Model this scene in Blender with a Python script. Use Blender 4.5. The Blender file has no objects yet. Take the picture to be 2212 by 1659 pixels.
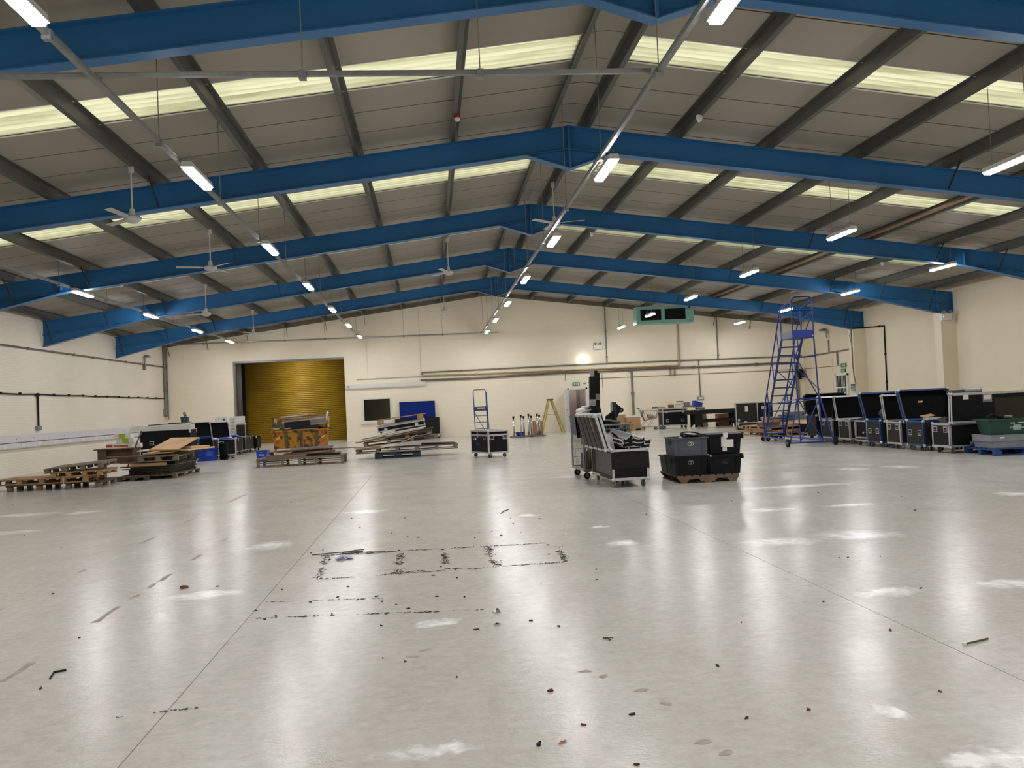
import bpy, bmesh, math, random
from mathutils import Vector, Matrix, Euler

scene = bpy.context.scene
col = scene.collection
R = math.radians
random.seed(7)

# ------------------------------------------------------------------ camera
cam_d = bpy.data.cameras.new('camera')
cam = bpy.data.objects.new('camera', cam_d)
col.objects.link(cam)
cam_d.sensor_fit = 'HORIZONTAL'
cam_d.sensor_width = 36.0
cam_d.lens = 1815.92 * 36.0 / 2212.0
cam_d.clip_start = 0.05
cam_d.clip_end = 300
_yaw, _pitch, _roll = 0.0964, 0.0230, -0.0461
_f = Vector((math.sin(_yaw) * math.cos(_pitch), math.cos(_yaw) * math.cos(_pitch), math.sin(_pitch)))
_r0 = Vector((math.cos(_yaw), -math.sin(_yaw), 0))
_u0 = _r0.cross(_f)
_r = _r0 * math.cos(_roll) + _u0 * math.sin(_roll)
_u = -_r0 * math.sin(_roll) + _u0 * math.cos(_roll)
_m = Matrix((_r, _u, -_f)).transposed().to_4x4()
_m.translation = Vector((0, 0, 1.424))
cam.matrix_world = _m
scene.camera = cam

# ------------------------------------------------------------------ world and exposure
world = bpy.data.worlds.new('overcast_sky')
scene.world = world
world.use_nodes = True
_bg = world.node_tree.nodes['Background']
_bg.inputs['Color'].default_value = (0.93, 0.96, 1.0, 1)
_bg.inputs['Strength'].default_value = 1.7
scene.view_settings.view_transform = 'Standard'
scene.view_settings.look = 'None'
scene.view_settings.gamma = 1.0
scene.view_settings.use_curve_mapping = False
scene.view_settings.exposure = 0.0
LAMP = 144.0                     # radiance of the LED battens
try:
    scene.cycles.max_bounces = 6
    scene.cycles.diffuse_bounces = 4
    scene.cycles.glossy_bounces = 3
    scene.cycles.adaptive_threshold = .025
    scene.cycles.caustics_reflective = False
    scene.cycles.caustics_refractive = False
    scene.cycles.sample_clamp_indirect = 8.0
except Exception:
    pass

# ------------------------------------------------------------------ materials
MATS = {}
def srgb(h):
    c = [int(h[i:i + 2], 16) / 255 for i in (0, 2, 4)]
    return tuple((x / 12.92 if x <= .04045 else ((x + .055) / 1.055) ** 2.4) for x in c)

def mat(name, hexc, rough=.6, metal=0., var=.12, scale=6., bump=0., bscale=40., spec=.5, stretch=(1, 1, 1), tint=None, world_co=False):
    """noise varied principled material"""
    if name in MATS:
        return MATS[name]
    m = bpy.data.materials.new(name)
    m.use_nodes = True
    nt = m.node_tree
    N, L = nt.nodes, nt.links
    b = N['Principled BSDF']
    c = srgb(hexc)
    b.inputs['Roughness'].default_value = rough
    b.inputs['Metallic'].default_value = metal
    b.inputs['Specular IOR Level'].default_value = spec
    if world_co:
        tc = N.new('ShaderNodeNewGeometry'); out = tc.outputs['Position']
    else:
        tc = N.new('ShaderNodeTexCoord'); out = tc.outputs['Object']
    mp = N.new('ShaderNodeMapping')
    mp.inputs['Scale'].default_value = stretch
    L.new(out, mp.inputs['Vector'])
    if var > 0:
        nz = N.new('ShaderNodeTexNoise')
        nz.inputs['Scale'].default_value = scale
        nz.inputs['Detail'].default_value = 5
        L.new(mp.outputs['Vector'], nz.inputs['Vector'])
        rp = N.new('ShaderNodeValToRGB')
        e = rp.color_ramp.elements
        e[0].position, e[1].position = .3, .7
        lo = tint if tint else tuple(x * (1 - var) for x in c)
        if isinstance(lo, str):
            lo = srgb(lo)
        e[0].color = (*lo, 1)
        e[1].color = (*[min(1, x * (1 + var)) for x in c], 1)
        L.new(nz.outputs['Fac'], rp.inputs['Fac'])
        L.new(rp.outputs['Color'], b.inputs['Base Color'])
    else:
        b.inputs['Base Color'].default_value = (*c, 1)
    if bump > 0:
        n2 = N.new('ShaderNodeTexNoise')
        n2.inputs['Scale'].default_value = bscale
        n2.inputs['Detail'].default_value = 4
        L.new(mp.outputs['Vector'], n2.inputs['Vector'])
        bp = N.new('ShaderNodeBump')
        bp.inputs['Strength'].default_value = bump
        bp.inputs['Distance'].default_value = .02
        L.new(n2.outputs['Fac'], bp.inputs['Height'])
        L.new(bp.outputs['Normal'], b.inputs['Normal'])
    MATS[name] = m
    return m

def emit(name, rgb, strength):
    if name in MATS:
        return MATS[name]
    m = bpy.data.materials.new(name)
    m.use_nodes = True
    nt = m.node_tree
    nt.nodes.clear()
    o = nt.nodes.new('ShaderNodeOutputMaterial')
    e = nt.nodes.new('ShaderNodeEmission')
    e.inputs['Color'].default_value = (*rgb, 1)
    e.inputs['Strength'].default_value = strength
    nt.links.new(e.outputs[0], o.inputs[0])
    MATS[name] = m
    return m

# ------------------------------------------------------------------ mesh helpers
class MB:
    """collects shapes, builds ONE mesh object"""
    def __init__(s):
        s.v, s.f = [], []
    def add(s, vs, fs, M=None):
        o = len(s.v)
        for p in vs:
            p = Vector(p)
            s.v.append(tuple(M @ p) if M else tuple(p))
        s.f += [tuple(o + i for i in f) for f in fs]
        return s
    def box(s, x0, x1, y0, y1, z0, z1, M=None):
        vs = [(x, y, z) for z in (z0, z1) for y in (y0, y1) for x in (x0, x1)]
        return s.add(vs, [(0, 2, 3, 1), (4, 5, 7, 6), (0, 1, 5, 4), (2, 6, 7, 3), (0, 4, 6, 2), (1, 3, 7, 5)], M)
    def cbox(s, c, d, M=None):
        return s.box(c[0] - d[0] / 2, c[0] + d[0] / 2, c[1] - d[1] / 2, c[1] + d[1] / 2, c[2] - d[2] / 2, c[2] + d[2] / 2, M)
    def bar(s, p, q, w, h, up=(0, 0, 1)):
        p, q = Vector(p), Vector(q)
        d = (q - p).normalized()
        u = Vector(up)
        if abs(d.dot(u)) > .99:
            u = Vector((1, 0, 0))
        a = d.cross(u).normalized()
        b = a.cross(d).normalized()
        vs = [e + a * i * w / 2 + b * j * h / 2 for e in (p, q) for j in (-1, 1) for i in (-1, 1)]
        return s.add(vs, [(0, 1, 3, 2), (4, 6, 7, 5), (0, 4, 5, 1), (2, 3, 7, 6), (0, 2, 6, 4), (1, 5, 7, 3)])
    def tube(s, p, q, r, n=8, r2=None):
        p, q = Vector(p), Vector(q)
        r2 = r if r2 is None else r2
        d = (q - p).normalized()
        u = Vector((0, 0, 1)) if abs(d.z) < .9 else Vector((1, 0, 0))
        a = d.cross(u).normalized()
        b = a.cross(d)
        vs = []
        for e, rr in ((p, r), (q, r2)):
            for i in range(n):
                t = 2 * math.pi * i / n
                vs.append(e + (a * math.cos(t) + b * math.sin(t)) * rr)
        fs = [(i, (i + 1) % n, n + (i + 1) % n, n + i) for i in range(n)]
        fs += [tuple(range(n))[::-1], tuple(range(n, 2 * n))]
        return s.add(vs, fs)
    def path(s, pts, r, n=6):
        for a, b in zip(pts, pts[1:]):
            s.tube(a, b, r, n)
        for a in pts[1:-1]:
            s.ball(a, r * 1.02, 1)
        return s
    def ball(s, c, r, sub=1, sz=(1, 1, 1)):
        bm = bmesh.new()
        bmesh.ops.create_icosphere(bm, subdivisions=sub, radius=r)
        vs = [(c[0] + v.co.x * sz[0], c[1] + v.co.y * sz[1], c[2] + v.co.z * sz[2]) for v in bm.verts]
        bm.verts.index_update()
        fs = [tuple(v.index for v in f.verts) for f in bm.faces]
        bm.free()
        return s.add(vs, fs)
    def prism(s, poly, axis, a, b, M=None):
        """poly in the plane across axis, extruded from a to b"""
        n = len(poly)
        def P(u, w, t):
            return {'x': (t, u, w), 'y': (u, t, w), 'z': (u, w, t)}[axis]
        vs = [P(u, w, a) for u, w in poly] + [P(u, w, b) for u, w in poly]
        fs = [tuple(range(n)), tuple(range(n, 2 * n))[::-1]]
        fs += [(i, n + i, n + (i + 1) % n, (i + 1) % n) for i in range(n)]
        return s.add(vs, fs, M)
    def lathe(s, prof, c=(0, 0, 0), n=16):
        vs, fs = [], []
        k = len(prof)
        for i in range(n):
            t = 2 * math.pi * i / n
            for r, z in prof:
                vs.append((c[0] + r * math.cos(t), c[1] + r * math.sin(t), c[2] + z))
        for i in range(n):
            j = (i + 1) % n
            for m_ in range(k - 1):
                fs.append((i * k + m_, j * k + m_, j * k + m_ + 1, i * k + m_ + 1))
        return s.add(vs, fs)
    def tub(s, x, y, x2, y2, z0, z1, t=.006, lip=.0):
        """tapered open-top container: half sizes x,y at the bottom and x2,y2 at the top"""
        def ring(a, b, z):
            return [(-a, -b, z), (a, -b, z), (a, b, z), (-a, b, z)]
        vs = ring(x, y, z0) + ring(x2, y2, z1) + ring(x2 - t, y2 - t, z1) + ring(x - t, y - t, z0 + t)
        fs = [(3, 2, 1, 0)]
        for k in range(3):
            for i in range(4):
                j = (i + 1) % 4
                fs.append((k * 4 + i, k * 4 + j, k * 4 + 4 + j, k * 4 + 4 + i))
        fs.append((12, 13, 14, 15))
        s.add(vs, fs)
        if lip:
            for a, b, c, d in ((-x2 - lip, x2 + lip, -y2 - lip, -y2), (-x2 - lip, x2 + lip, y2, y2 + lip), (-x2 - lip, -x2, -y2, y2), (x2, x2 + lip, -y2, y2)):
                s.box(a, b, c, d, z1 - lip * 1.2, z1)
        return s
    def mesh(s, name, m, smooth=False):
        me = bpy.data.meshes.new(name)
        me.from_pydata(s.v, [], s.f)
        me.materials.append(m)
        bm = bmesh.new(); bm.from_mesh(me)
        bmesh.ops.recalc_face_normals(bm, faces=bm.faces)
        if smooth:
            for f in bm.faces: f.smooth = True
        bm.to_mesh(me); bm.free()
        return me
    def build(s, name, m, parent=None, loc=None, rot=None, smooth=False):
        return obj(name, s.mesh(name, m, smooth), parent, loc, rot)

def obj(name, me, parent=None, loc=None, rot=None):
    o = bpy.data.objects.new(name, me)
    col.objects.link(o)
    if parent:
        o.parent = parent
    if loc is not None:
        o.location = loc
    if rot is not None:
        o.rotation_euler = rot
    return o

def tag(o, label=None, cat=None, group=None, kind=None):
    if label: o['label'] = label
    if cat: o['category'] = cat
    if group: o['group'] = group
    if kind: o['kind'] = kind
    return o

def thing(name, label, cat, loc=(0, 0, 0), rot=0, group=None):
    o = bpy.data.objects.new(name, None)
    col.objects.link(o)
    o.empty_display_size = .1
    o.location = loc
    o.rotation_euler = rot if isinstance(rot, (tuple, Euler)) else (0, 0, rot)
    return tag(o, label, cat, group)

def dup(root, loc, rot=None, label=None, parent=None):
    c = root.copy(); col.objects.link(c); c.parent = parent
    if loc is not None: c.location = loc
    if rot is not None: c.rotation_euler = rot if isinstance(rot, (tuple, Euler)) else (0, 0, rot)
    if label: c['label'] = label
    for ch in list(root.children):
        dup(ch, None, None, None, c)
    return c

_bxc = {}
def bx(name, parent, d, loc, m, rot=None):
    """a box part with shared mesh data"""
    k = (round(d[0], 3), round(d[1], 3), round(d[2], 3), m.name)
    if k not in _bxc:
        _bxc[k] = MB().cbox((0, 0, 0), d).mesh(name, m)
    return obj(name, _bxc[k], parent, loc, rot)

ORD = ['nearest', 'second', 'third', 'fourth', 'fifth', 'sixth', 'seventh', 'eighth', 'ninth', 'tenth', 'eleventh']

# palette
M_wall = None
m_blue = mat('blue_steel_paint', '2b689b', .45, 0, .10, 1.2, spec=.35)
m_purlin = mat('galvanised_purlin', '50514b', .5, .3, .22, 2.0, stretch=(1, .15, 1))
m_galv = mat('galvanised_steel', '8b8e8e', .42, .6, .12, 9)
m_dgalv = mat('dull_conduit', '7d7a72', .5, .3, .15, 6)
m_white = mat('white_plastic', 'd9d8d4', .4, 0, .04, 5)
m_offw = mat('white_painted_trim', 'd8d5d0', .45, 0, .05, 5)
m_black = mat('black_plastic', '0b0c0e', .5, 0, .25, 10, spec=.2)
m_rubber = mat('black_rubber', '121213', .75, 0, .2, 20, spec=.3)
m_alu = mat('aluminium_extrusion', 'c3c4c6', .32, .55, .12, 14)
m_chrome = mat('polished_steel', 'c8c8c8', .18, .9, .08, 10)
m_lam = mat('black_case_laminate', '0f1115', .5, 0, .4, 14, .15, 220, spec=.18)
m_lamb = mat('brown_black_laminate', '242119', .5, 0, .25, 6, .15, 200, spec=.25)
m_foam = mat('black_case_lining', '0e0e0f', .95, 0, .4, 26, .3, 90, spec=.15)
m_bluetrim = mat('blue_case_trim', '17417f', .4, .2, .18, 12)
m_ply = mat('raw_plywood', 'c39a6b', .7, 0, .18, 3.0, stretch=(1, .12, 1))
m_ply2 = mat('pale_plywood', 'd0ae80', .7, 0, .14, 3.0, stretch=(.12, 1, 1))
m_wood = mat('pallet_wood', 'a5825c', .8, 0, .28, 9, .2, 60, stretch=(.2, 1, 1))
m_woodg = mat('weathered_pallet_wood', '776b5c', .85, 0, .28, 8, .25, 60, stretch=(.2, 1, 1))
m_woodd = mat('dark_pallet_wood', '574a3c', .85, 0, .3, 8, .25, 60, stretch=(.2, 1, 1))
m_board = mat('brown_chipboard', '8a6f55', .8, 0, .2, 6)
m_whboard = mat('white_melamine_board', 'd2cfc8', .4, 0, .08, 4)
m_card = mat('brown_cardboard', 'a98761', .85, 0, .1, 3)
m_blueplas = mat('royal_blue_plastic', '1f3fa4', .4, 0, .1, 6)
m_stepblue = mat('blue_tube_paint', '12307a', .35, 0, .12, 10)
m_grey = mat('grey_tote_plastic', '4b5059', .5, 0, .1, 8, spec=.35)
m_tote = mat('black_tote_plastic', '0e1117', .5, 0, .4, 7, spec=.2)

# ================================================================== THE SETTING
XL, XR, YB, YF = -11.88, 17.95, 39.0, -8.71
XRIDGE = 2.73
def RZ(x):                        # top of the rafters
    return 6.494 - .1277 * abs(x - XRIDGE)
SL = math.atan(.1277)

# ---- floor: sealed concrete cast in long strips
def floor_material():
    m = bpy.data.materials.new('sealed_concrete'); m.use_nodes = True
    nt = m.node_tree; N, L = nt.nodes, nt.links
    b = N['Principled BSDF']
    geo = N.new('ShaderNodeNewGeometry')
    P = geo.outputs['Position']
    def noise(scale, stretch=(1, 1, 1), detail=5, rough=.6):
        mp = N.new('ShaderNodeMapping'); mp.inputs['Scale'].default_value = stretch
        L.new(P, mp.inputs['Vector'])
        n = N.new('ShaderNodeTexNoise'); n.inputs['Scale'].default_value = scale
        n.inputs['Detail'].default_value = detail; n.inputs['Roughness'].default_value = rough
        L.new(mp.outputs[0], n.inputs['Vector'])
        return n.outputs['Fac']
    def ramp(f, a, b_, c0, c1):
        r = N.new('ShaderNodeValToRGB'); e = r.color_ramp.elements
        e[0].position, e[1].position = a, b_
        e[0].color = (*c0, 1); e[1].color = (*c1, 1)
        L.new(f, r.inputs['Fac']); return r.outputs['Color']
    def mix(fac, a, b_, t='MIX'):
        x = N.new('ShaderNodeMix'); x.data_type = 'RGBA'; x.blend_type = t
        if isinstance(fac, float): x.inputs[0].default_value = fac
        else: L.new(fac, x.inputs[0])
        for i, q in ((6, a), (7, b_)):
            if isinstance(q, tuple): x.inputs[i].default_value = (*q, 1)
            else: L.new(q, x.inputs[i])
        return x.outputs[2]
    def math_(op, a, b_=None, c=None):
        x = N.new('ShaderNodeMath'); x.operation = op
        for i, q in enumerate((a, b_, c)):
            if q is None: continue
            if isinstance(q, (int, float)): x.inputs[i].default_value = q
            else: L.new(q, x.inputs[i])
        return x.outputs[0]
    base = ramp(noise(.35, detail=4), .3, .7, srgb('bdb9b1'), srgb('c7c4bd'))
    base = mix(.4, base, ramp(noise(3.1, (1, .6, 1), 5, .75), .3, .72, srgb('aca69b'), srgb('d8d5cf')))
    scuff = noise(11, (.22, 1, 1), 4, .72)
    base = mix(ramp(scuff, .58, .72, (0, 0, 0), (.30, .30, .30)), base, srgb('8d867c'))
    scratch = noise(26, (1, .07, 1), 4, .6)
    base = mix(ramp(scratch, .63, .72, (0, 0, 0), (.28, .28, .28)), base, srgb('988f86'))
    crack = noise(1.7, (.3, 1.2, 1), 6, .8)
    base = mix(ramp(crack, .62, .67, (0, 0, 0), (.30, .30, .30)), base, srgb('a59d94'))
    mott = noise(16, (.7, 1, 1), 3, .8)
    base = mix(.45, base, ramp(mott, .3, .7, srgb('aea89e'), srgb('d6d3cc')))
    speck = noise(75, detail=2)
    base = mix(ramp(speck, .70, .76, (0, 0, 0), (.3, .3, .3)), base, srgb('6d655c'))
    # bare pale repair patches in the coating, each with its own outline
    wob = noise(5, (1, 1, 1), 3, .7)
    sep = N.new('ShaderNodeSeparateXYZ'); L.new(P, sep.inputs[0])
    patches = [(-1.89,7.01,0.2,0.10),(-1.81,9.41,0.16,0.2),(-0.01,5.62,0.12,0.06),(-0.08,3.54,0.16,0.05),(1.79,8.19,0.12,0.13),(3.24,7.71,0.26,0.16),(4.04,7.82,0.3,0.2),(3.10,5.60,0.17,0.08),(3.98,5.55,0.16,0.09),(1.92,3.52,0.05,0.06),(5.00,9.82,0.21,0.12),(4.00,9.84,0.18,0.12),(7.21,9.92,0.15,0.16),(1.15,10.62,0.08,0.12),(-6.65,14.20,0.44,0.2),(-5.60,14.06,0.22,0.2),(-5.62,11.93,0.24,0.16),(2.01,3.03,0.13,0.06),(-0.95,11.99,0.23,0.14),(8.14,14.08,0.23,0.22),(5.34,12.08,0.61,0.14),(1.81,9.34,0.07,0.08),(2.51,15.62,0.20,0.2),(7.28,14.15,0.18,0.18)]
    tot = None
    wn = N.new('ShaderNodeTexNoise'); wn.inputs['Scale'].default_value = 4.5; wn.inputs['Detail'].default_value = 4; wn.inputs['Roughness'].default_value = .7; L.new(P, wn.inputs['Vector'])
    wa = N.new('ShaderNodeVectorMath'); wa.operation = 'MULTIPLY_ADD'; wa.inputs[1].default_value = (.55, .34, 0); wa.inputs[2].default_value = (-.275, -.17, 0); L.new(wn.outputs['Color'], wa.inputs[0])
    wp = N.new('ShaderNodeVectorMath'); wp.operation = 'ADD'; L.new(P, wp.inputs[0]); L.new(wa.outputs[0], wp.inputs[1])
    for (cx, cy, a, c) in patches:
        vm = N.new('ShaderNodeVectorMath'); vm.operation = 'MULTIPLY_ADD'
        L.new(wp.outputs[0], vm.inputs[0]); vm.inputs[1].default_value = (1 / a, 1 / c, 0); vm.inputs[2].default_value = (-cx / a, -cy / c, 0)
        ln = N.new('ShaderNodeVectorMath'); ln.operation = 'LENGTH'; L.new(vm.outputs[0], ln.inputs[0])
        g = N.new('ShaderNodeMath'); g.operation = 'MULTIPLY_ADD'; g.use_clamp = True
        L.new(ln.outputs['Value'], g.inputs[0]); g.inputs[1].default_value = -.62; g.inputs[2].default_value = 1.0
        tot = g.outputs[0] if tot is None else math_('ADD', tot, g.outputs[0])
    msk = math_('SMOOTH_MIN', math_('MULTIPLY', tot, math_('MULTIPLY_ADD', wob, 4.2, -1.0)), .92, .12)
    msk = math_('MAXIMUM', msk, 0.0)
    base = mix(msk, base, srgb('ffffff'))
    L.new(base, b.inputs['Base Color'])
    rg = math_('MULTIPLY_ADD', noise(1.3, detail=3), .20, .12)
    L.new(rg, b.inputs['Roughness'])
    b.inputs['Specular IOR Level'].default_value = .17
    hb = math_('ADD', math_('MULTIPLY', noise(7, (1, 1.6, 1), 2, .6), .25), math_('MULTIPLY', noise(45, (.8, 1.4, 1), 2), .26))
    bp = N.new('ShaderNodeBump'); bp.inputs['Strength'].default_value = .38; bp.inputs['Distance'].default_value = .010
    L.new(hb, bp.inputs['Height']); L.new(bp.outputs['Normal'], b.inputs['Normal'])
    return m
m_floor = floor_material()
m_under = mat('joint_sealant', '8f877c', .85, 0, .25, 12)
floor = MB().box(XL - .3, XR + .3, YF - .3, YB + 8.0, -.25, -.006).build('floor', m_under)
tag(floor, 'pale sealed concrete floor of the empty warehouse', None, None, 'structure')
JX = [XL - .3, -9.51, -5.43, -1.35, 2.73, 6.81, 10.89, 14.97, XR + .3]
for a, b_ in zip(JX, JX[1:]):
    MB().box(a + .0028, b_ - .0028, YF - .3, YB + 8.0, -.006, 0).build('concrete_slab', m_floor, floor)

# ---- walls
def wall_material(name, c0, c1, sx, sy, bumpv, axes):
    m = bpy.data.materials.new(name); m.use_nodes = True
    nt = m.node_tree; N, L = nt.nodes, nt.links
    b = N['Principled BSDF']; b.inputs['Roughness'].default_value = .55
    b.inputs['Specular IOR Level'].default_value = .35
    geo = N.new('ShaderNodeNewGeometry')
    sp = N.new('ShaderNodeSeparateXYZ'); L.new(geo.outputs['Position'], sp.inputs[0])
    cb = N.new('ShaderNodeCombineXYZ')
    L.new(sp.outputs[axes], cb.inputs[0]); L.new(sp.outputs[2], cb.inputs[1])
    br = N.new('ShaderNodeTexBrick')
    br.inputs['Scale'].default_value = 1.0
    br.inputs['Brick Width'].default_value = sx
    br.inputs['Row Height'].default_value = sy
    br.inputs['Mortar Size'].default_value = .006
    br.inputs['Mortar Smooth'].default_value = .6
    br.inputs['Color1'].default_value = (1, 1, 1, 1); br.inputs['Color2'].default_value = (.85, .85, .85, 1)
    br.inputs['Mortar'].default_value = (0, 0, 0, 1)
    L.new(cb.outputs[0], br.inputs['Vector'])
    nz = N.new('ShaderNodeTexNoise'); nz.inputs['Scale'].default_value = .6; nz.inputs['Detail'].default_value = 6
    L.new(geo.outputs['Position'], nz.inputs['Vector'])
    rp = N.new('ShaderNodeValToRGB'); e = rp.color_ramp.elements
    e[0].position, e[1].position = .3, .7
    e[0].color = (*srgb(c0), 1); e[1].color = (*srgb(c1), 1)
    L.new(nz.outputs['Fac'], rp.inputs['Fac'])
    mx = N.new('ShaderNodeMix'); mx.data_type = 'RGBA'; mx.blend_type = 'MULTIPLY'; mx.inputs[0].default_value = .07
    L.new(rp.outputs[0], mx.inputs[6]); L.new(br.outputs['Color'], mx.inputs[7])
    L.new(mx.outputs[2], b.inputs['Base Color'])
    n2 = N.new('ShaderNodeTexNoise'); n2.inputs['Scale'].default_value = 22; n2.inputs['Detail'].default_value = 3
    L.new(geo.outputs['Position'], n2.inputs['Vector'])
    ad = N.new('ShaderNodeMath'); ad.operation = 'MULTIPLY_ADD'; ad.inputs[1].default_value = .25
    L.new(n2.outputs['Fac'], ad.inputs[0]); L.new(br.outputs['Color'], ad.inputs[2])
    bp = N.new('ShaderNodeBump'); bp.inputs['Strength'].default_value = bumpv; bp.inputs['Distance'].default_value = .006
    L.new(ad.outputs[0], bp.inputs['Height']); L.new(bp.outputs['Normal'], b.inputs['Normal'])
    return m
m_wleft = wall_material('painted_brick_left', 'dfd6c4', 'e6dece', .225, .075, .55, 1)
m_wback = wall_material('painted_block_back', 'ece2cb', 'f1e8d3', .45, .225, .25, 0)
m_wright = wall_material('painted_render_right', 'd6cbb2', 'ddd3bb', 1.2, .9, .08, 1)

def wall_top(x):
    return RZ(x) + .02
# back wall: cells around the openings (roller door, window, personnel door)
OPEN = [(-8.85, -3.90, 0, 3.89), (-3.08, -1.90, .93, 1.90), (6.42, 7.24, 0, 1.94)]
xs = sorted({XL, XR, XRIDGE, *[o[0] for o in OPEN], *[o[1] for o in OPEN]})
wb = MB()
for a, b_ in zip(xs, xs[1:]):
    mid = (a + b_) / 2
    holes = sorted([o for o in OPEN if o[0] < mid < o[1]], key=lambda o: o[2])
    z = 0
    spans = []
    for o in holes:
        if o[2] > z: spans.append((z, o[2]))
        z = o[3]
    for z0, z1 in spans:
        wb.box(a, b_, YB, YB + .25, z0, z1)
    wb.prism([(a, z), (b_, z), (b_, wall_top(b_)), (a, wall_top(a))], 'y', YB, YB + .25)
wall_back = tag(wb.build('wall_back', m_wback), 'cream painted back wall with roller door and pipework', None, None, 'structure')
wall_left = tag(MB().box(XL - .25, XL, YF, YB + .25, 0, RZ(XL) + .22).build('wall_left', m_wleft), 'cream painted brick wall on the left', None, None, 'structure')
wall_right = tag(MB().box(XR, XR + .25, YF, YB + .25, 0, RZ(XR) + .22).build('wall_right', m_wright), 'cream painted wall on the right with piers', None, None, 'structure')
wall_front = tag(MB().prism([(XL, 0), (XR, 0), (XR, RZ(XR) + .2), (XRIDGE, RZ(XRIDGE) + .2), (XL, RZ(XL) + .2)], 'y', YF - .25, YF).build('wall_front', m_wback), 'cream wall behind the viewer', None, None, 'structure')
FY = [9.29 + 6 * n for n in range(-1, 5)]
for y in FY:
    MB().box(XR - .55, XR, y - .2, y + .2, 0, 3.84).build('pier', m_wright, wall_right)
# dark gable closer along the top of the back wall
m_gable = mat('gable_flashing', '6e675c', .7, 0, .15, 4)
tg = MB()
for s in (XL, XR):
    tg.prism([(XRIDGE, RZ(XRIDGE)), (s, RZ(s)), (s, RZ(s) + .2), (XRIDGE, RZ(XRIDGE) + .2)], 'y', YB - .02, YB + .25)
tag(tg.build('trim_1', m_gable), 'dark flashing strip along the top of the back wall', None, None, 'structure')

# ---- roof: lining panels, rooflights and purlins are parts of the ceiling
m_liner = mat('roof_lining_panel', '969084', .6, 0, .05, .7, world_co=True)
m_outer = mat('outer_roof_skin', '55534f', .7)
def rooflight_material():
    m = bpy.data.materials.new('translucent_rooflight'); m.use_nodes = True
    nt = m.node_tree; N, L = nt.nodes, nt.links; nt.nodes.clear()
    o = N.new('ShaderNodeOutputMaterial')
    tr = N.new('ShaderNodeBsdfTranslucent'); df = N.new('ShaderNodeBsdfDiffuse')
    mx = N.new('ShaderNodeMixShader'); mx.inputs[0].default_value = .25
    geo = N.new('ShaderNodeNewGeometry')
    mp = N.new('ShaderNodeMapping'); mp.inputs['Scale'].default_value = (.25, 3, 1); L.new(geo.outputs['Position'], mp.inputs['Vector'])
    nz = N.new('ShaderNodeTexNoise'); nz.inputs['Scale'].default_value = 2.0; nz.inputs['Detail'].default_value = 6
    L.new(mp.outputs[0], nz.inputs['Vector'])
    rp = N.new('ShaderNodeValToRGB'); e = rp.color_ramp.elements
    e[0].position, e[1].position = .28, .55
    e[0].color = (*srgb('b3b184'), 1); e[1].color = (*srgb('f0ebc2'), 1)
    L.new(nz.outputs['Fac'], rp.inputs['Fac'])
    # dirt lying in the corrugation valleys
    sy = N.new('ShaderNodeSeparateXYZ'); L.new(geo.outputs['Position'], sy.inputs[0])
    s1 = N.new('ShaderNodeMath'); s1.operation = 'MULTIPLY_ADD'; s1.inputs[1].default_value = 2 * math.pi / .153; s1.inputs[2].default_value = .6; L.new(sy.outputs[1], s1.inputs[0])
    s2 = N.new('ShaderNodeMath'); s2.operation = 'SINE'; L.new(s1.outputs[0], s2.inputs[0])
    s3 = N.new('ShaderNodeMath'); s3.operation = 'MULTIPLY_ADD'; s3.inputs[1].default_value = .42; s3.inputs[2].default_value = .58; L.new(s2.outputs[0], s3.inputs[0])
    vm = N.new('ShaderNodeMix'); vm.data_type = 'RGBA'; vm.inputs[6].default_value = (*srgb('8d8c62'), 1)
    L.new(s3.outputs[0], vm.inputs[0]); L.new(rp.outputs[0], vm.inputs[7])
    # algae gathered at a few sheet ends
    n2 = N.new('ShaderNodeTexNoise'); n2.inputs['Scale'].default_value = .9; n2.inputs['Detail'].default_value = 8
    L.new(geo.outputs['Position'], n2.inputs['Vector'])
    r2 = N.new('ShaderNodeValToRGB'); e = r2.color_ramp.elements
    e[0].position, e[1].position = .66, .76; e[0].color = (0, 0, 0, 1); e[1].color = (.8, .8, .8, 1)
    L.new(n2.outputs['Fac'], r2.inputs['Fac'])
    m2 = N.new('ShaderNodeMix'); m2.data_type = 'RGBA'
    L.new(r2.outputs[0], m2.inputs[0]); L.new(vm.outputs[2], m2.inputs[6]); m2.inputs[7].default_value = (*srgb('5a5b3a'), 1)
    L.new(m2.outputs[2], tr.inputs['Color']); L.new(m2.outputs[2], df.inputs['Color'])
    L.new(tr.outputs[0], mx.inputs[1]); L.new(df.outputs[0], mx.inputs[2]); L.new(mx.outputs[0], o.inputs[0])
    return m
m_sky = rooflight_material()

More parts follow.
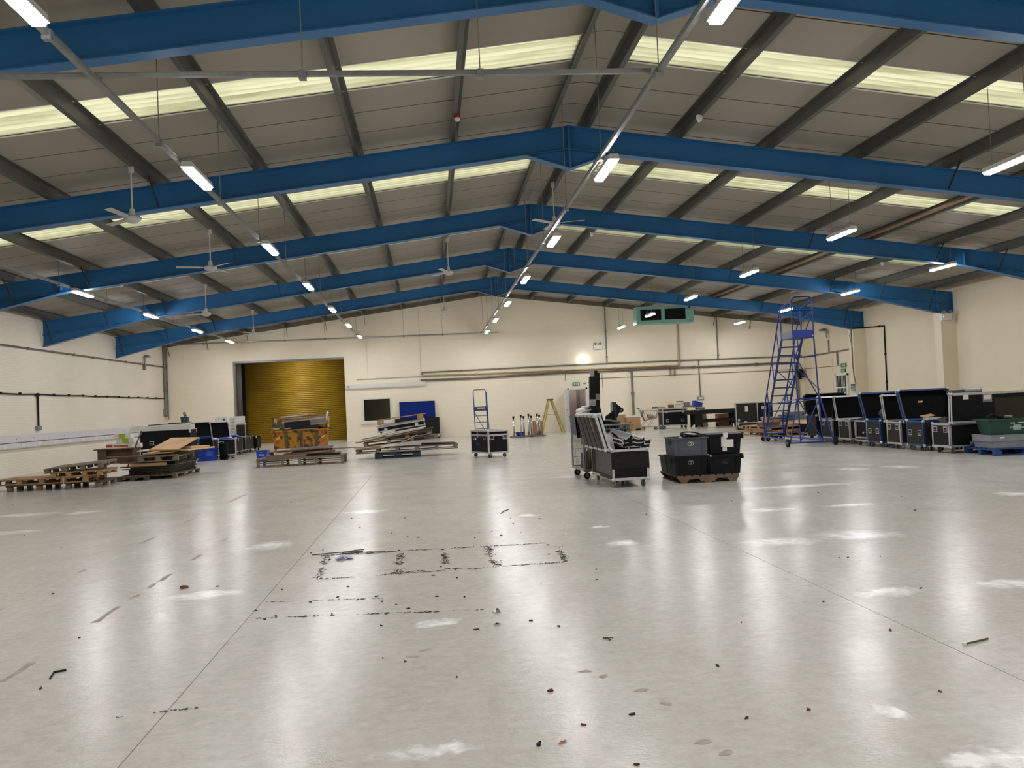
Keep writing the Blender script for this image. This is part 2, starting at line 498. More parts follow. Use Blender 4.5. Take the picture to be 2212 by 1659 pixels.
def slope_pt(side, x, up):
    """point on the sheet plane (side -1 left, +1 right): x across, up above the purlin tops"""
    return RZ(x) + .2 + up
ceil_ = MB()
for s, e_ in ((-1, XL - .25), (1, XR + .25)):
    pass
SEAM = [.3, 1.36, 2.42, 3.34, 4.33, 5.32, 6.3]
ceiling = thing('ceiling', None, None, (0, 0, 0))
tag(ceiling, 'grey lined pitched roof with translucent rooflight strips', None, None, 'structure')
ceiling.name = 'ceiling'
for n in range(-3, 5):
    y0 = 9.29 + 6 * n
    for i in range(6):
        a, b_ = y0 + SEAM[i], y0 + SEAM[i + 1]
        if n == -3 and i == 0: a = YF - .25
        if n == 4:
            b_ = min(b_, YB + .25)
            if a >= YB: continue
        for s, e_ in ((-1, XL - .25), (1, XR + .25)):
            if i == 2 and b_ - a > .5:
                # corrugated translucent sheet, edges of the lining returned up to it
                bm = MB()
                ny = 56
                vs, fs = [], []
                for j in range(ny + 1):
                    y = a - .04 + (b_ - a + .08) * j / ny
                    w = .024 * math.sin(2 * math.pi * (y - a) / .153)
                    for x in (XRIDGE + s * .36, e_ - s * 2.0):
                        vs.append((x, y, RZ(x) + .245 + w))
                for j in range(ny):
                    fs.append((2 * j, 2 * j + 1, 2 * j + 3, 2 * j + 2))
                bm.add(vs, fs)
                bm.build('rooflight_sheet', m_sky, ceiling, smooth=True)
                # solid lining at the ridge and at the eaves end of the strip
                for x0, x1 in ((XRIDGE, XRIDGE + s * .36), (e_ - s * 2.0, e_)):
                    MB().prism([(x0, RZ(x0) + .2), (x1, RZ(x1) + .2), (x1, RZ(x1) + .34), (x0, RZ(x0) + .34)], 'y', a, b_).build('lining_panel', m_liner, ceiling)
                # white edge closers of the rooflight opening
                for yy in (a, b_):
                    x0, x1 = XRIDGE + s * .36, e_ - s * 2.0
                    MB().prism([(x0, RZ(x0) + .19), (x1, RZ(x1) + .19), (x1, RZ(x1) + .30), (x0, RZ(x0) + .30)], 'y', yy - .012, yy + .012).build('rooflight_kerb', m_white, ceiling)
            else:
                # bevelled lower edges leave open joint lines
                g = .015
                bm = MB()
                vs = []
                for x in (XRIDGE, e_):
                    z = RZ(x) + .2
                    vs += [(x, a + g, z), (x, b_ - g, z), (x, b_ - g, z + .10), (x, b_, z + .10), (x, b_, z + .14), (x, a, z + .14), (x, a, z + .10), (x, a + g, z + .10)]
                fs = [tuple(range(8))[::-1], tuple(range(8, 16))] + [(k, (k + 1) % 8, 8 + (k + 1) % 8, 8 + k) for k in range(8)]
                bm.add(vs, fs).build('lining_panel', m_liner, ceiling)
m_joint_shade = mat('dark_joint_strip', '2a2823', .9, 0, .1)  # dark strips laid in the seams stand in for shade between panels
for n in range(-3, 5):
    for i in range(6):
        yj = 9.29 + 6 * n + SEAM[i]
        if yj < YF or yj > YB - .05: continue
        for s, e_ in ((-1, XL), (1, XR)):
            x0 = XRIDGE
            MB().prism([(x0, RZ(x0) + .206), (e_, RZ(e_) + .206), (e_, RZ(e_) + .214), (x0, RZ(x0) + .214)], 'y', yj - (.017 if i != 2 else -.0), yj + (.017 if i != 3 else .0)).build('joint_strip', m_joint_shade, ceiling)
PX_L = [2.40, .63, -1.12, -2.88, -4.63, -6.39, -8.14, -9.90, -11.60]
PX_R = [3.06, 4.79, 6.54, 8.29, 10.05, 11.80, 13.55, 15.31, 17.06]
PY0, PY1 = YF, YB
for x, s in [(x, -1) for x in PX_L] + [(x, 1) for x in PX_R]:
    z = RZ(x) + .0
    # Z section: web leans with the slope, lower flange towards the eaves
    w, t, h = .075, .006, .20
    prof = [(x, z), (x + s * w, z - w * .1277), (x + s * w, z - w * .1277 + .02), (x + s * (w - t), z - w * .1277 + .02), (x + s * (w - t), z + t - w * .1277), (x + s * t, z + t), (x + s * t, z + h), (x - s * w, z + h), (x - s * w, z + h - t), (x, z + h - t)]
    MB().prism(prof, 'y', PY0, PY1).build('purlin', m_purlin, ceiling)
# gas-brown pipe running under one purlin on the right slope
MB().tube((11.68, 12.6, RZ(11.68) + .05), (11.68, YB - .1, RZ(11.68) + .05), .045, 8).build('pipe', mat('brown_lacquered_pipe', '86684a', .35, .2, .12, 4), ceiling)

# ---- portal frames
fr_names = ['out of view above the viewer', 'nearest the viewer, cut by the top of the picture', 'second from the viewer, under the long rooflight strip', 'third from the viewer, halfway down the hall', 'fourth from the viewer', 'farthest from the viewer, just before the back wall']
m_brace = mat('black_stay_bar', '2a2b2b', .6, .2, .2, 8)
def rafter(mb, s, xe, y):
    D = .42
    x0, x1 = XRIDGE, xe
    zt = lambda x: RZ(x)
    mb.prism([(x0, zt(x0)), (x1, zt(x1)), (x1, zt(x1) - D), (x0, zt(x0) - D)], 'y', y - .006, y + .006)
    for o, th in ((0, .016), (-D, .016)):
        mb.prism([(x0, zt(x0) + o), (x1, zt(x1) + o), (x1, zt(x1) + o - th), (x0, zt(x0) + o - th)], 'y', y - .1, y + .1)
for k, y in enumerate(FY):
    fr = thing('portal_frame', 'blue painted steel roof frame, ' + fr_names[k], 'roof beam', (0, 0, 0), 0, 'blue steel roof frames')
    for s, xe, hx, zb in ((-1, XL, -8.8, 3.855), (1, XR, 14.4, 3.84)):
        mb = MB(); rafter(mb, s, xe, y); mb.build('rafter', m_blue, fr)
        # eaves haunch
        D = .42
        xi = xe - s * (.0 if s < 0 else .52)
        zb_i = zb if s < 0 else zb + .02
        h = MB()
        p = [(hx, RZ(hx) - D), (xi, RZ(xi) - D), (xi, zb_i)]
        h.prism(p, 'y', y - .006, y + .006)
        h.prism([(hx, RZ(hx) - D - .0), (xi, zb_i), (xi, zb_i - .016), (hx, RZ(hx) - D - .016)], 'y', y - .1, y + .1)
        h.build('eaves_haunch', m_blue, fr)
        if s > 0:
            c = MB()
            c.prism([(xi, zb), (xe, zb), (xe, RZ(xe)), (xi, RZ(xi))], 'y', y - .008, y + .008)
            c.box(xi - .016, xi, y - .1, y + .1, zb, RZ(xi)); c.box(xe - .016, xe - .002, y - .1, y + .1, zb, RZ(xe))
            c.build('column', m_blue, fr)
        MB().box(hx - .008, hx + .008, y - .1, y + .1, RZ(hx) - D, RZ(hx)).build('stiffener', m_blue, fr)
    # apex haunch and its end plates
    a = MB()
    xa, xb, zb = 1.93, 3.53, 5.714
    a.prism([(xa, RZ(xa) - .42), (XRIDGE, RZ(XRIDGE) - .42), (XRIDGE, zb)], 'y', y - .006, y + .006)
    a.prism([(xb, RZ(xb) - .42), (XRIDGE, zb), (XRIDGE, RZ(XRIDGE) - .42)], 'y', y - .006, y + .006)
    a.prism([(xa, RZ(xa) - .42), (XRIDGE, zb), (XRIDGE, zb - .018), (xa, RZ(xa) - .438)], 'y', y - .1, y + .1)
    a.prism([(XRIDGE, zb), (xb, RZ(xb) - .42), (xb, RZ(xb) - .438), (XRIDGE, zb - .018)], 'y', y - .1, y + .1)
    a.build('apex_haunch', m_blue, fr)
    MB().box(XRIDGE - .022, XRIDGE + .022, y - .105, y + .105, zb, RZ(XRIDGE) + .005).build('apex_plate', m_blue, fr)
    # stay bars from the purlins down to the lower flange, on the near side
    for x in (-11.60, -9.90, -8.14, -4.63, 10.05, 13.55, 15.31, 17.06):
        if x < 0:
            zlow = max(3.86, RZ(x) - .42 - max(0, (-8.8 - x) / (XL + 8.8) * -1) * .0)
            t = max(0, min(1, (-8.8 - x) / (-8.8 - XL)))
            zlow = (1 - t) * (RZ(-8.8) - .42) + t * 3.855 if t > 0 else RZ(x) - .42
        else:
            t = max(0, min(1, (x - 14.4) / (17.43 - 14.4)))
            zlow = (1 - t) * (RZ(14.4) - .42) + t * 3.86 if t > 0 else RZ(x) - .42
        MB().bar((x, y - .55, RZ(x) + .03), (x + .02, y - .1, zlow + .02), .04, .012, (1, 0, 0)).build('stay_bar', m_brace, fr)
# short stay bars where the purlins meet the back wall
for x in PX_L[3:] + PX_R[6:8]:
    b_ = MB().bar((x, YB - .30, RZ(x)), (x, YB - .03, RZ(x) - .42), .04, .012, (1, 0, 0)).build('gable_stay', m_brace, ceiling)

# ---- roller door lobby behind the opening
m_roll = None
def shutter_material():
    return mat('yellow_roller_shutter', 'a5841c', .5, 0, .08, 2, world_co=True)
m_shut = shutter_material()
m_lobby = mat('lobby_wall_grey', '8f8b80', .7, 0, .08, 2)
YS = 42.9
sh = thing('door_1', 'closed yellow slatted roller shutter in the wide opening', None, (0, 0, 0))
tag(sh, kind='structure'); sh.name = 'door_1'
zs = .0
nslat = 46
sl = MB()
pr = []
hs = 4.35 / nslat
for j in range(7):
    t = j / 6
    pr.append((YS - .025 * math.sin(math.pi * t), hs * t * .96))
pr += [(YS + .012, hs * .96), (YS + .012, 0)]
slat_me = MB().prism(pr, 'x', -9.18, -3.72).mesh('shutter_slat', m_shut, True)
for i in range(nslat):
    obj('shutter_slat', slat_me, sh, (0, 0, hs * i))
tag(MB().box(-9.33, -9.18, YS - .08, YS + .08, 0, 4.4).build('trim_2', m_black), 'dark steel guide post beside the roller shutter', None, None, 'structure')
lob = MB()
lob.box(-10.6, -10.4, YB + .25, 46.6, 0, 4.6); lob.box(-3.72, -3.5, YB + .25, 46.6, 0, 4.6)
lob.box(-10.6, -3.5, 46.6, 46.8, 0, 4.6); lob.box(-10.6, -3.5, YB + .25, 46.8, 4.4, 4.6)
lob.box(-10.6, XL, YB + .05, YB + .25, 0, 4.6)
wall_lobby = tag(lob.build('wall_lobby', m_lobby), 'grey walls of the lobby behind the roller door opening', None, None, 'structure')
tag(MB().box(-8.86, -3.89, YB - .02, YB + .26, 3.80, 3.89).box(-8.86, -8.80, YB - .02, YB + .26, 0, 3.8).build('trim_3', m_galv), 'galvanised lintel and jamb angle of the roller door opening', None, None, 'structure')
lp = thing('wall_pipe', 'thin grey pipes on the lobby wall seen beside the shutter', 'pipe', (-9.9, 46.45, 0))
for i, pts in enumerate([[(.1, 0, 4.3), (.1, 0, 2.0)], [(-.1, 0, 2.2), (.6, 0, 2.25)], [(-.1, 0, 2.0), (.5, 0, 2.02), (.5, 0, .4)]]):
    MB().path(pts, .03).build('pipe_run', m_black, lp)
lw = thing('window_2', 'dark glazed window in the lobby beyond the shutter', None, (-9.9, 46.58, .8)); tag(lw, kind='structure')
MB().box(-.2, .5, -.03, .0, 0, 1.0).build('window_frame', m_white, lw)
bx('pane', lw, (.26, .02, .9), (-.02, -.03, .5), m_black); bx('pane', lw, (.26, .02, .9), (.3, -.03, .5), m_black)

# ---- personnel door with its open leaf, room behind
m_room = mat('mauve_room_wall', '8a7a78', .8, 0, .05, 2)
rm = MB(); rm.box(5.2, 8.6, 41.6, 41.7, 0, 2.7); rm.box(5.1, 5.2, YB + .25, 41.7, 0, 2.7); rm.box(8.6, 8.7, YB + .25, 41.7, 0, 2.7); rm.box(5.1, 8.7, YB + .25, 41.7, 2.6, 2.7)
tag(rm.build('wall_room', m_room), 'dull mauve walls of the room behind the open white door', None, None, 'structure')
dr = thing('door_2', 'white panelled door standing open beside its frame', None, (0, 0, 0)); tag(dr, kind='structure')
fm = MB(); fm.box(6.36, 6.43, YB - .03, YB + .26, 0, 2.01); fm.box(7.23, 7.31, YB - .03, YB + .26, 0, 2.01); fm.box(6.36, 7.31, YB - .03, YB + .26, 1.93, 2.01)
fm.build('door_frame', m_offw, dr)
lf = MB().box(0, .84, -.02, .02, .01, 1.95).build('door_leaf', m_offw, dr, (6.40, YB - .05, 0), (0, 0, R(-112)))
for z in (.25, .82, 1.39):
    bx('door_panel', lf, (.6, .012, .46), (.42, -.024, z + .2), m_white)
    bx('door_panel', lf, (.6, .012, .46), (.42, .024, z + .2), m_white)
bx('door_handle', lf, (.12, .05, .03), (.76, .04, 1.0), m_galv)
tag(MB().box(7.14, 7.18, 40.4, 41.1, 0, 1.95).build('door_3', mat('grey_inner_door', '6f6a6a', .6)), 'dull grey inner door inside the mauve room', None, None, 'structure')

# ---- window to the office
w1 = thing('window_1', 'white framed internal window with dark glass', None, (0, 0, 0)); tag(w1, kind='structure')
wm = MB()
wm.box(-3.18, -1.82, YB - .04, YB + .26, .84, .93); wm.box(-3.18, -1.82, YB - .04, YB + .26, 1.90, 1.97)
wm.box(-3.18, -3.08, YB - .04, YB + .26, .93, 1.90); wm.box(-1.90, -1.82, YB - .04, YB + .26, .93, 1.90)
wm.build('window_frame', m_offw, w1)
def glass_material():
    m = bpy.data.materials.new('window_glass'); m.use_nodes = True
    b = m.node_tree.nodes['Principled BSDF']
    b.inputs['Base Color'].default_value = (.8, .85, .83, 1); b.inputs['Roughness'].default_value = .03
    b.inputs['Transmission Weight'].default_value = 1.0; b.inputs['IOR'].default_value = 1.2
    return m
MB().box(-3.08, -1.90, YB + .10, YB + .11, .93, 1.90).build('pane', glass_material(), w1)
MB().box(-3.25, -1.75, YB - .09, YB + .0, .79, .84).build('window_sill', m_offw, w1)
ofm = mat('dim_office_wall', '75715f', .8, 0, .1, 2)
of = MB(); of.box(-3.6, 1.2, 41.4, 41.5, 0, 2.6); of.box(-3.5, -3.4, YB + .25, 41.4, 0, 2.6); of.box(1.1, 1.2, YB + .25, 41.4, 0, 2.6); of.box(-3.6, 1.2, YB + .25, 41.4, 2.5, 2.6)
tag(of.build('wall_office', ofm), 'dim walls of the office behind the internal window', None, None, 'structure')

# ================================================================== LIGHT FITTINGS AND SERVICES
m_led = emit('led_diffuser', (1.0, .985, 1.0), LAMP)
m_house = mat('batten_housing', 'c9c9c6', .4, .1, .05, 6)
LY = [36.6, 31.65, 26.55, 21.5, 16.45, 11.4, 6.38, 1.4, -3.6]
def make_batten():
    t = thing('led_batten', 'x', 'light', (0, 0, 0), 0, 'LED batten lights')
    MB().prism([(-.06, .07), (.06, .07), (.075, .0), (-.075, .0)], 'y', -.52, .52).build('housing', m_house, t)
    MB().add([(x, y, z) for y in (-.50, .50) for x, z in ((-.068, -.001), (-.05, -.035), (.05, -.035), (.068, -.001))], [(0, 1, 5, 4), (1, 2, 6, 5), (2, 3, 7, 6), (0, 1, 2, 3), (4, 5, 6, 7)]).build('diffuser', m_led, t)
    for yy in (-.38, .38):
        MB().path([(-.02, yy, .07), (-.05, yy, .13), (.0, yy, .17), (.05, yy, .13)], .006).build('hook', m_galv, t)
    return t
batten0 = make_batten()
used = [False]
def place(loc, label):
    if not used[0]:
        used[0] = True; batten0.location = loc; batten0['label'] = label; return batten0
    return dup(batten0, loc, None, label)
ROWS = [('the far-left ceiling rail', -8.40, 4), ('the left-of-centre ceiling rail', -2.95, 9), ('the ceiling rail right of centre', 2.55, 9), ('wires in the inner right row', 8.52, 9), ('wires in the row nearest right wall', 13.95, 9)]
TH = ['first', 'second', 'third', 'fourth', 'fifth', 'sixth', 'seventh', 'eighth', 'ninth']
for rn, x, n in ROWS:
    for i, y in enumerate(LY[:9]):
        if rn.startswith('the far-left') and i > 3 and y > 10: continue
        z = 4.60 if x < 5 else 4.58
        t = place((x, y, z), 'LED batten on %s, %s from back wall' % (rn, TH[i]))
        if x > 5:
            # hung on two wires from the roof
            for yy in (-.38, .38):
                MB().tube((0, yy, .16), (.0, yy, RZ(x) + .2 - z), .005, 5).build('suspension_wire', m_dgalv, t)
# rails (lighting trunking)
def rail(label, x, y0, y1, z, step, off, wx=0):
    t = thing('lighting_rail', label, 'rail', (x, y0, z), 0, 'ceiling lighting rails')
    L_ = y1 - y0
    c = MB()
    c.box(-.025, .025, 0, L_, -.012, .03); c.box(-.033, .033, 0, L_, .03, .036)
    c.build('trunking', m_galv, t)
    y = off
    while y < L_:
        MB().tube((0, y, .04), (wx, y, RZ(x + wx) + .2 - z), .006, 5).build('suspension_wire', m_dgalv, t)
        MB().cbox((0, y, .0), (.075, .07, .085)).build('hanger_clip', m_galv, t)
        y += step
    return t
rail('long grey lighting rail left of centre running to the back wall', -3.06, YF + .3, 38.15, 4.68, 2.9, 1.2)
rail('long grey lighting rail right of centre passing under the roof apex', 2.42, YF + .3, 38.15, 4.68, 2.9, 2.1)
rail('short grey lighting rail at the far left', -8.50, 16.6, 38.5, 4.68, 2.9, .9)
def xrail(label, x0, x1, y, z, xs_):
    t = thing('lighting_rail', label, 'rail', (0, y, z), 0, 'ceiling lighting rails')
    MB().box(x0, x1, -.022, .022, -.01, .03).box(x0, x1, -.03, .03, .03, .035).build('trunking', m_galv, t)
    for x in xs_:
        MB().tube((x, 0, .04), (x, 0, RZ(x) + .2 - z), .006, 5).build('suspension_wire', m_dgalv, t)
        MB().cbox((x, 0, 0), (.07, .075, .085)).build('hanger_clip', m_galv, t)
xrail('grey cross rail hanging across the nearest roof bay', -12 + .2, 2.38, 8.34, 4.74, (-7.5, -5.0, -1.12, .63))
xrail('grey cross rail running along just in front of the back wall', XL + .1, 3.2, 38.25, 4.69, (-9.9, -6.39, -4.63, -1.12, .63))

# ceiling fans on drop rods
m_fan = mat('white_fan_enamel', 'b9b9b6', .45, 0, .05, 6)
def make_fan():
    t = thing('ceiling_fan', 'x', 'fan', (0, 0, 0), 0, 'ceiling fans')
    MB().tube((0, 0, -.09), (0, 0, 0), .05, 12).build('bracket_cover', m_fan, t)
    return t
FANS = [(-4.70, 14.1, 5.56, .84, 20, 'white ceiling fan nearest the viewer on the left slope'), (-4.70, 18.95, 5.56, .84, 75, 'white ceiling fan on the left slope behind the nearest one'), (.65, 24.0, 6.24, .98, 10, 'white ceiling fan hanging left of the apex in the middle distance'), (3.0, 19.1, 6.46, .92, 100, 'white ceiling fan under the apex beside the lighting rail'), (-6.45, 25.3, 5.33, .86, 40, 'white ceiling fan third along the left slope'), (-6.45, 31.9, 5.33, .86, 10, 'white ceiling fan on the left slope in front of the roller door'), (.68, 34.0, 6.24, .95, 50, 'small white ceiling fan close to the back wall left of the apex')]
bl_me = None
for x, y, z, L_, a, lab in FANS:
    t = thing('ceiling_fan', lab, 'fan', (x, y, z), R(a), 'ceiling fans')
    MB().tube((0, 0, -.10), (0, 0, 0.02), .045, 12).build('bracket_cover', m_fan, t)
    MB().tube((0, 0, -L_ + .1), (0, 0, -.1), .014, 8).build('drop_rod', m_fan, t)
    MB().tube((0, 0, -L_ + .02), (0, 0, -L_ + .14), .05, 10, .04).build('motor_cover', m_fan, t)
    MB().lathe([(0, -.10), (.07, -.085), (.13, -.04), (.14, 0), (.12, .02), (0, .02)], (0, 0, -L_), 18).build('motor', m_fan, t, smooth=True)
    if bl_me is None:
        b = MB(); b.prism([(.13, -.035), (.22, -.06), (.70, -.07), (.71, .05), (.22, .05), (.13, .02)], 'z', -.003, .003)
        bl_me = b.mesh('blade', m_fan)
    for k in range(3):
        obj('blade', bl_me, t, (0, 0, -L_ - .01), (R(9), 0, R(120 * k)))

# smoke detectors under the purlins
for x, y, lab in [(.63, 13.8, 'white smoke detector with red base under the purlin left of the apex'), (4.81, 14.0, 'white smoke detector under the purlin just right of the apex'), (4.81, 23.8, 'white smoke detector right of the apex beyond the third frame'), (-8.12, 23.3, 'white smoke detector low on the left slope'), (13.56, 23.8, 'white smoke detector on the right slope')]:
    t = thing('smoke_detector', lab, 'detector', (x, y, RZ(x)), 0, 'smoke detectors')
    MB().lathe([(0, -.10), (.03, -.10), (.045, -.075), (.05, -.045), (0, -.045)], n=12).build('head', m_white, t)
    MB().lathe([(0, -.05), (.055, -.05), (.055, 0.01), (0, 0.01)], n=12).build('base', mat('red_base', '8e2b22', .5) if y == 13.8 else m_white, t)

# suspended twin-grille heater
m_heat = mat('pale_green_heater', '7fb2a6', .45, 0, .05, 3)
ht = thing('unit_heater', 'pale green box heater with two dark grilles hanging near the back wall', 'heater', (10.05, 35.2, 4.53), R(-3))
hb = MB()
hb.box(-1.23, 1.23, -.36, .36, 0, .73)
hb.build('casing', m_heat, ht)
MB().box(-1.23, 1.23, -.40, -.36, .0, .73).build('front_panel', m_heat, ht)
for cx in (-.62, .42):
    g = MB().box(cx - .44, cx + .44, -.415, -.395, .14, .60).build('grille', m_black, ht)
    for j in range(8):
        bx('louvre', g, (.86, .03, .012), (cx, -.42, .17 + .055 * j), m_rubber, (R(25), 0, 0))
bx('badge', ht, (.09, .006, .05), (1.05, -.404, .64), m_black); bx('badge', ht, (.07, .006, .02), (1.05, -.404, .08), m_black)
for x in (-1.1, -.95, -.15, .05, 1.1):
    MB().tube((x, 0, .73), (x, 0, 1.55 - .12 * (x + 1.1)), .008, 5).build('drop_rod', m_dgalv, ht)

# ---- wall services on the back wall
def run(name, label, cat, pts, r, m, clips=None, n=8, group=None):
    p0 = Vector(pts[0])
    t = thing(name, label, cat, p0, 0, group)
    q = [Vector(p) - p0 for p in pts]
    MB().path(q, r, n).build('pipe_run', m, t)
    if clips:
        for a, b in zip(q, q[1:]):
            L_ = (b - a).length
            k = int(L_ / clips)
            for i in range(1, k + 1):
                c = a + (b - a) * (i * clips / L_)
                MB().cbox(c, (r * 2.6,) * 3).build('clip', m, t)
    return t
yw = YB - .05
m_tan = mat('tan_painted_pipe', 'a98f60', .45, .1, .12, 4)
m_darkpipe = mat('dark_steel_pipe', '6e685f', .45, .3, .18, 3)
run('gas_pipe', 'tan painted pipe along the back wall rising to the heater', 'pipe', [(-.37, yw, 2.88), (3.66, yw, 2.85), (11.8, yw, 2.86), (11.82, yw, 4.85), (11.0, yw - 3.2, 4.9)], .035, m_tan, 2.5)
run('white_pipe', 'thin white pipe on the back wall above the window', 'pipe', [(-3.36, yw, 2.865), (-.37, yw, 2.885)], .028, m_white)
run('cable_conduit', 'upper grey conduit along the back wall', 'conduit', [(-.37, yw, 2.93), (-.37, yw, 3.04), (8.31, yw, 3.10), (17.85, yw, 3.07)], .03, m_dgalv, 1.8)
run('steel_pipe', 'dark steel pipe lowest of the three on the back wall', 'pipe', [(-.45, yw, 2.68), (1.61, yw, 2.67), (6.28, yw, 2.745), (16.9, yw, 2.76), (17.6, yw, 2.74), (17.6, yw, 1.0)], .05, m_darkpipe, 3.1)
run('red_pipe', 'thin red cable running along the back wall towards the corner', 'cable', [(7.83, yw + .03, 2.41), (17.9, yw + .03, 2.43)], .012, mat('red_cable', '97503c', .6))
run('cable_conduit', 'vertical grey conduit above the emergency spot lights', 'conduit', [(8.31, yw, 5.80), (8.31, yw, 3.12)], .03, m_dgalv, 1.2)
run('cable_conduit', 'vertical grey conduit right of the heater', 'conduit', [(13.71, yw, 5.07), (13.71, yw, 3.11)], .03, m_dgalv, .9)
run('drain_pipe', 'grey vertical pipe behind the cardboard boxes', 'pipe', [(9.46, yw, 2.72), (9.46, yw, .05)], .055, m_dgalv, 1.1)
t = run('socket_drop', 'dark conduit dropping to a double socket above the black bench', 'socket', [(12.74, yw + .02, 3.08), (12.75, yw + .02, 1.33)], .022, m_darkpipe)
bx('socket_box', t, (.30, .07, .14), (.01, 0, -1.82), m_galv)
bx('socket_plate', t, (.1, .01, .1), (-.06, -.04, -1.82), m_white); bx('socket_plate', t, (.1, .01, .1), (.08, -.04, -1.82), m_white)
for x, z0, z1, lab in [(-2.85, 2.9, 4.6, 'thin white cable dropping to the white pipe'), (-.42, 2.9, 6.0, 'thin cream cable dropping from the roof above the pipes'), (6.30, 2.35, 2.72, 'short grey cable tail left of the exit sign'), (8.05, 1.95, 2.60, 'thin cable tail on the wall right of the door')]:
    run('wall_cable', lab, 'cable', [(x, YB - .015, z1), (x, YB - .015, z0)], .012, m_white if x < 0 else m_dgalv)
for x in (11.35, 11.55):
    run('pipe_stub', 'short capped pipe stub below the steel pipe, %s of two' % ('left' if x < 11.4 else 'right'), 'pipe', [(x, yw, 2.70), (x, yw, 2.36)], .03, m_darkpipe)
tr = thing('cable_trunking', 'long white plastic cable trunking above the window', 'trunking', (-3.87, YB - .1, 2.42))
MB().box(0, 3.63, 0, .1, 0, .2).build('trunking_body', m_white, tr)
MB().box(0, 3.63, -.012, 0, .03, .17).build('trunking_lid', m_white, tr)
bx('outlet', tr, (.07, .02, .07), (.14, -.02, .09), m_dgalv)

def twin_spot(label, loc, rz):
    t = thing('emergency_light', label, 'emergency light', loc, rz)
    bx('battery_box', t, (.36, .12, .22), (0, -.06, .1), m_white)
    for x in (-.12, .12):
        MB().tube((x, -.08, .27), (x, -.16, .26), .055, 10).build('spot', m_dgalv, t)
        MB().tube((x, -.06, .2), (x, -.08, .27), .012, 6).build('spot_arm', m_dgalv, t)
    bx('indicator', t, (.03, .01, .03), (-.13, -.124, .12), emit('green_led', (.1, .9, .4), 1.5))
    bx('conduit_box', t, (.12, .06, .08), (.30, -.03, .06), m_white)
    return t
twin_spot('twin spot emergency light on the back wall beside the conduit', (7.9, YB, 3.78), 0)
twin_spot('twin spot emergency light under the right end of the fourth roof frame', (XR - .40, 27.07, 3.58), 0)
bk = thing('bulkhead_light', 'small glowing bulkhead lamp on the back wall above the door', 'light', (7.17, YB, 3.30))
MB().tube((0, 0, 0), (0, -.06, 0), .10, 12).build('base', m_white, bk)
MB().ball((0, -.10, 0), .085, 2).build('globe', emit('bulkhead_glow', (1, .95, .85), 40), bk)
MB().tube((.08, -.02, -.05), (.35, -.02, -.25), .012, 6).build('conduit', m_white, bk)

# exit signs: white running man, arrow and door on green
m_green = mat('exit_sign_green', '1d7a4a', .4, 0, .03)
def exit_sign(label, loc, rz, w=.33, h=.15, plain=False):
    t = thing('exit_sign', label, 'sign', loc, rz)
    bx('sign_plate', t, (w, .03, h), (0, -.015, 0), m_green)
    W = m_white
    s = h / .15
    a = MB().prism([(-.13 * s, 0), (-.09 * s, .045 * s), (-.09 * s, .018 * s), (-.04 * s, .018 * s), (-.04 * s, -.018 * s), (-.09 * s, -.018 * s), (-.09 * s, -.045 * s)], 'y', -.034, -.030)
    a.build('arrow', W, t)
    g = MB()
    g.ball((.012 * s, -.032, .045 * s), .013 * s, 1, (1, .3, 1))
    for p, q, wd in [((.01, .03), (.0, -.01), .022), ((.0, -.01), (-.018, -.05), .014), ((.002, -.01), (.03, -.03), .014), ((.03, -.03), (.035, -.055), .012), ((.01, .025), (-.02, .01), .011), ((.012, .025), (.035, .01), .011)]:
        g.bar((p[0] * s, -.032, p[1] * s), (q[0] * s, -.032, q[1] * s), wd * s, .004, (0, 1, 0))
    g.build('running_figure', W, t)
    MB().box(.07 * s, .125 * s, -.034, -.030, -.055 * s, .055 * s).build('door_symbol', W, t)
    return t
exit_sign('green and white exit sign above the open white door', (6.79, YB - .02, 2.20), 0)
e2 = thing('wall_label', 'small grey notice strip on the wall right of the exit sign', 'notice', (7.42, YB - .01, 2.21))
bx('strip', e2, (.34, .01, .05), (.12, 0, .02), m_dgalv); bx('strip', e2, (.12, .01, .06), (-.22, 0, -.01), m_dgalv)
exit_sign('upper green exit sign on the right wall above the barred door', (XR - .01, 35.05, 2.42), R(-90), .45, .17)
exit_sign('lower green exit sign on the right wall above the barred door', (XR - .01, 35.1, 2.19), R(-90), .38, .15)
bx_sp = thing('wall_speaker', 'small black loudspeaker on the back wall near the right corner', 'speaker', (17.70, YB, 2.05))
bx('cabinet', bx_sp, (.28, .2, .36), (0, -.12, .18), m_black); bx('bracket', bx_sp, (.1, .1, .1), (.02, -.05, -.06), m_rubber); bx('badge', bx_sp, (.08, .005, .03), (0, -.223, .06), m_galv)

# ---- right wall services
xw = XR - .05
run('cable_conduit', 'grey conduit along the right wall near the corner', 'conduit', [(xw, 38.95, 3.0), (xw, 33.6, 3.09)], .03, m_dgalv, 1.5)
run('cable_conduit', 'short vertical grey conduit below the flood lamp on the right wall', 'conduit', [(xw, 36.3, 3.62), (xw, 36.3, 3.06)], .03, m_dgalv)
run('cable_conduit', 'vertical grey conduit dropping beside the exit signs', 'conduit', [(xw, 35.55, 3.05), (xw, 35.55, 2.45)], .035, m_dgalv)
run('red_pipe', 'thin red cable on the right wall by the exit signs', 'cable', [(XR - .015, 38.9, 2.43), (XR - .015, 35.3, 2.42)], .012, mat('red_cable', '97503c'))
run('black_conduit', 'black conduit looping over the pier and down the right wall', 'conduit', [(XR - .57, 33.06, 3.86), (XR - .02, 33.06, 3.88), (XR - .03, 31.6, 3.80), (XR - .03, 31.65, 1.25)], .026, m_black, 1.1)
run('black_cable', 'pair of dark cables hanging down the inner face of the far pier', 'cable', [(XR - .57, 33.2, 3.84), (XR - .58, 33.2, 2.4), (XR - .58, 33.15, 1.9), (XR - .57, 33.05, 1.55)], .022, m_darkpipe)
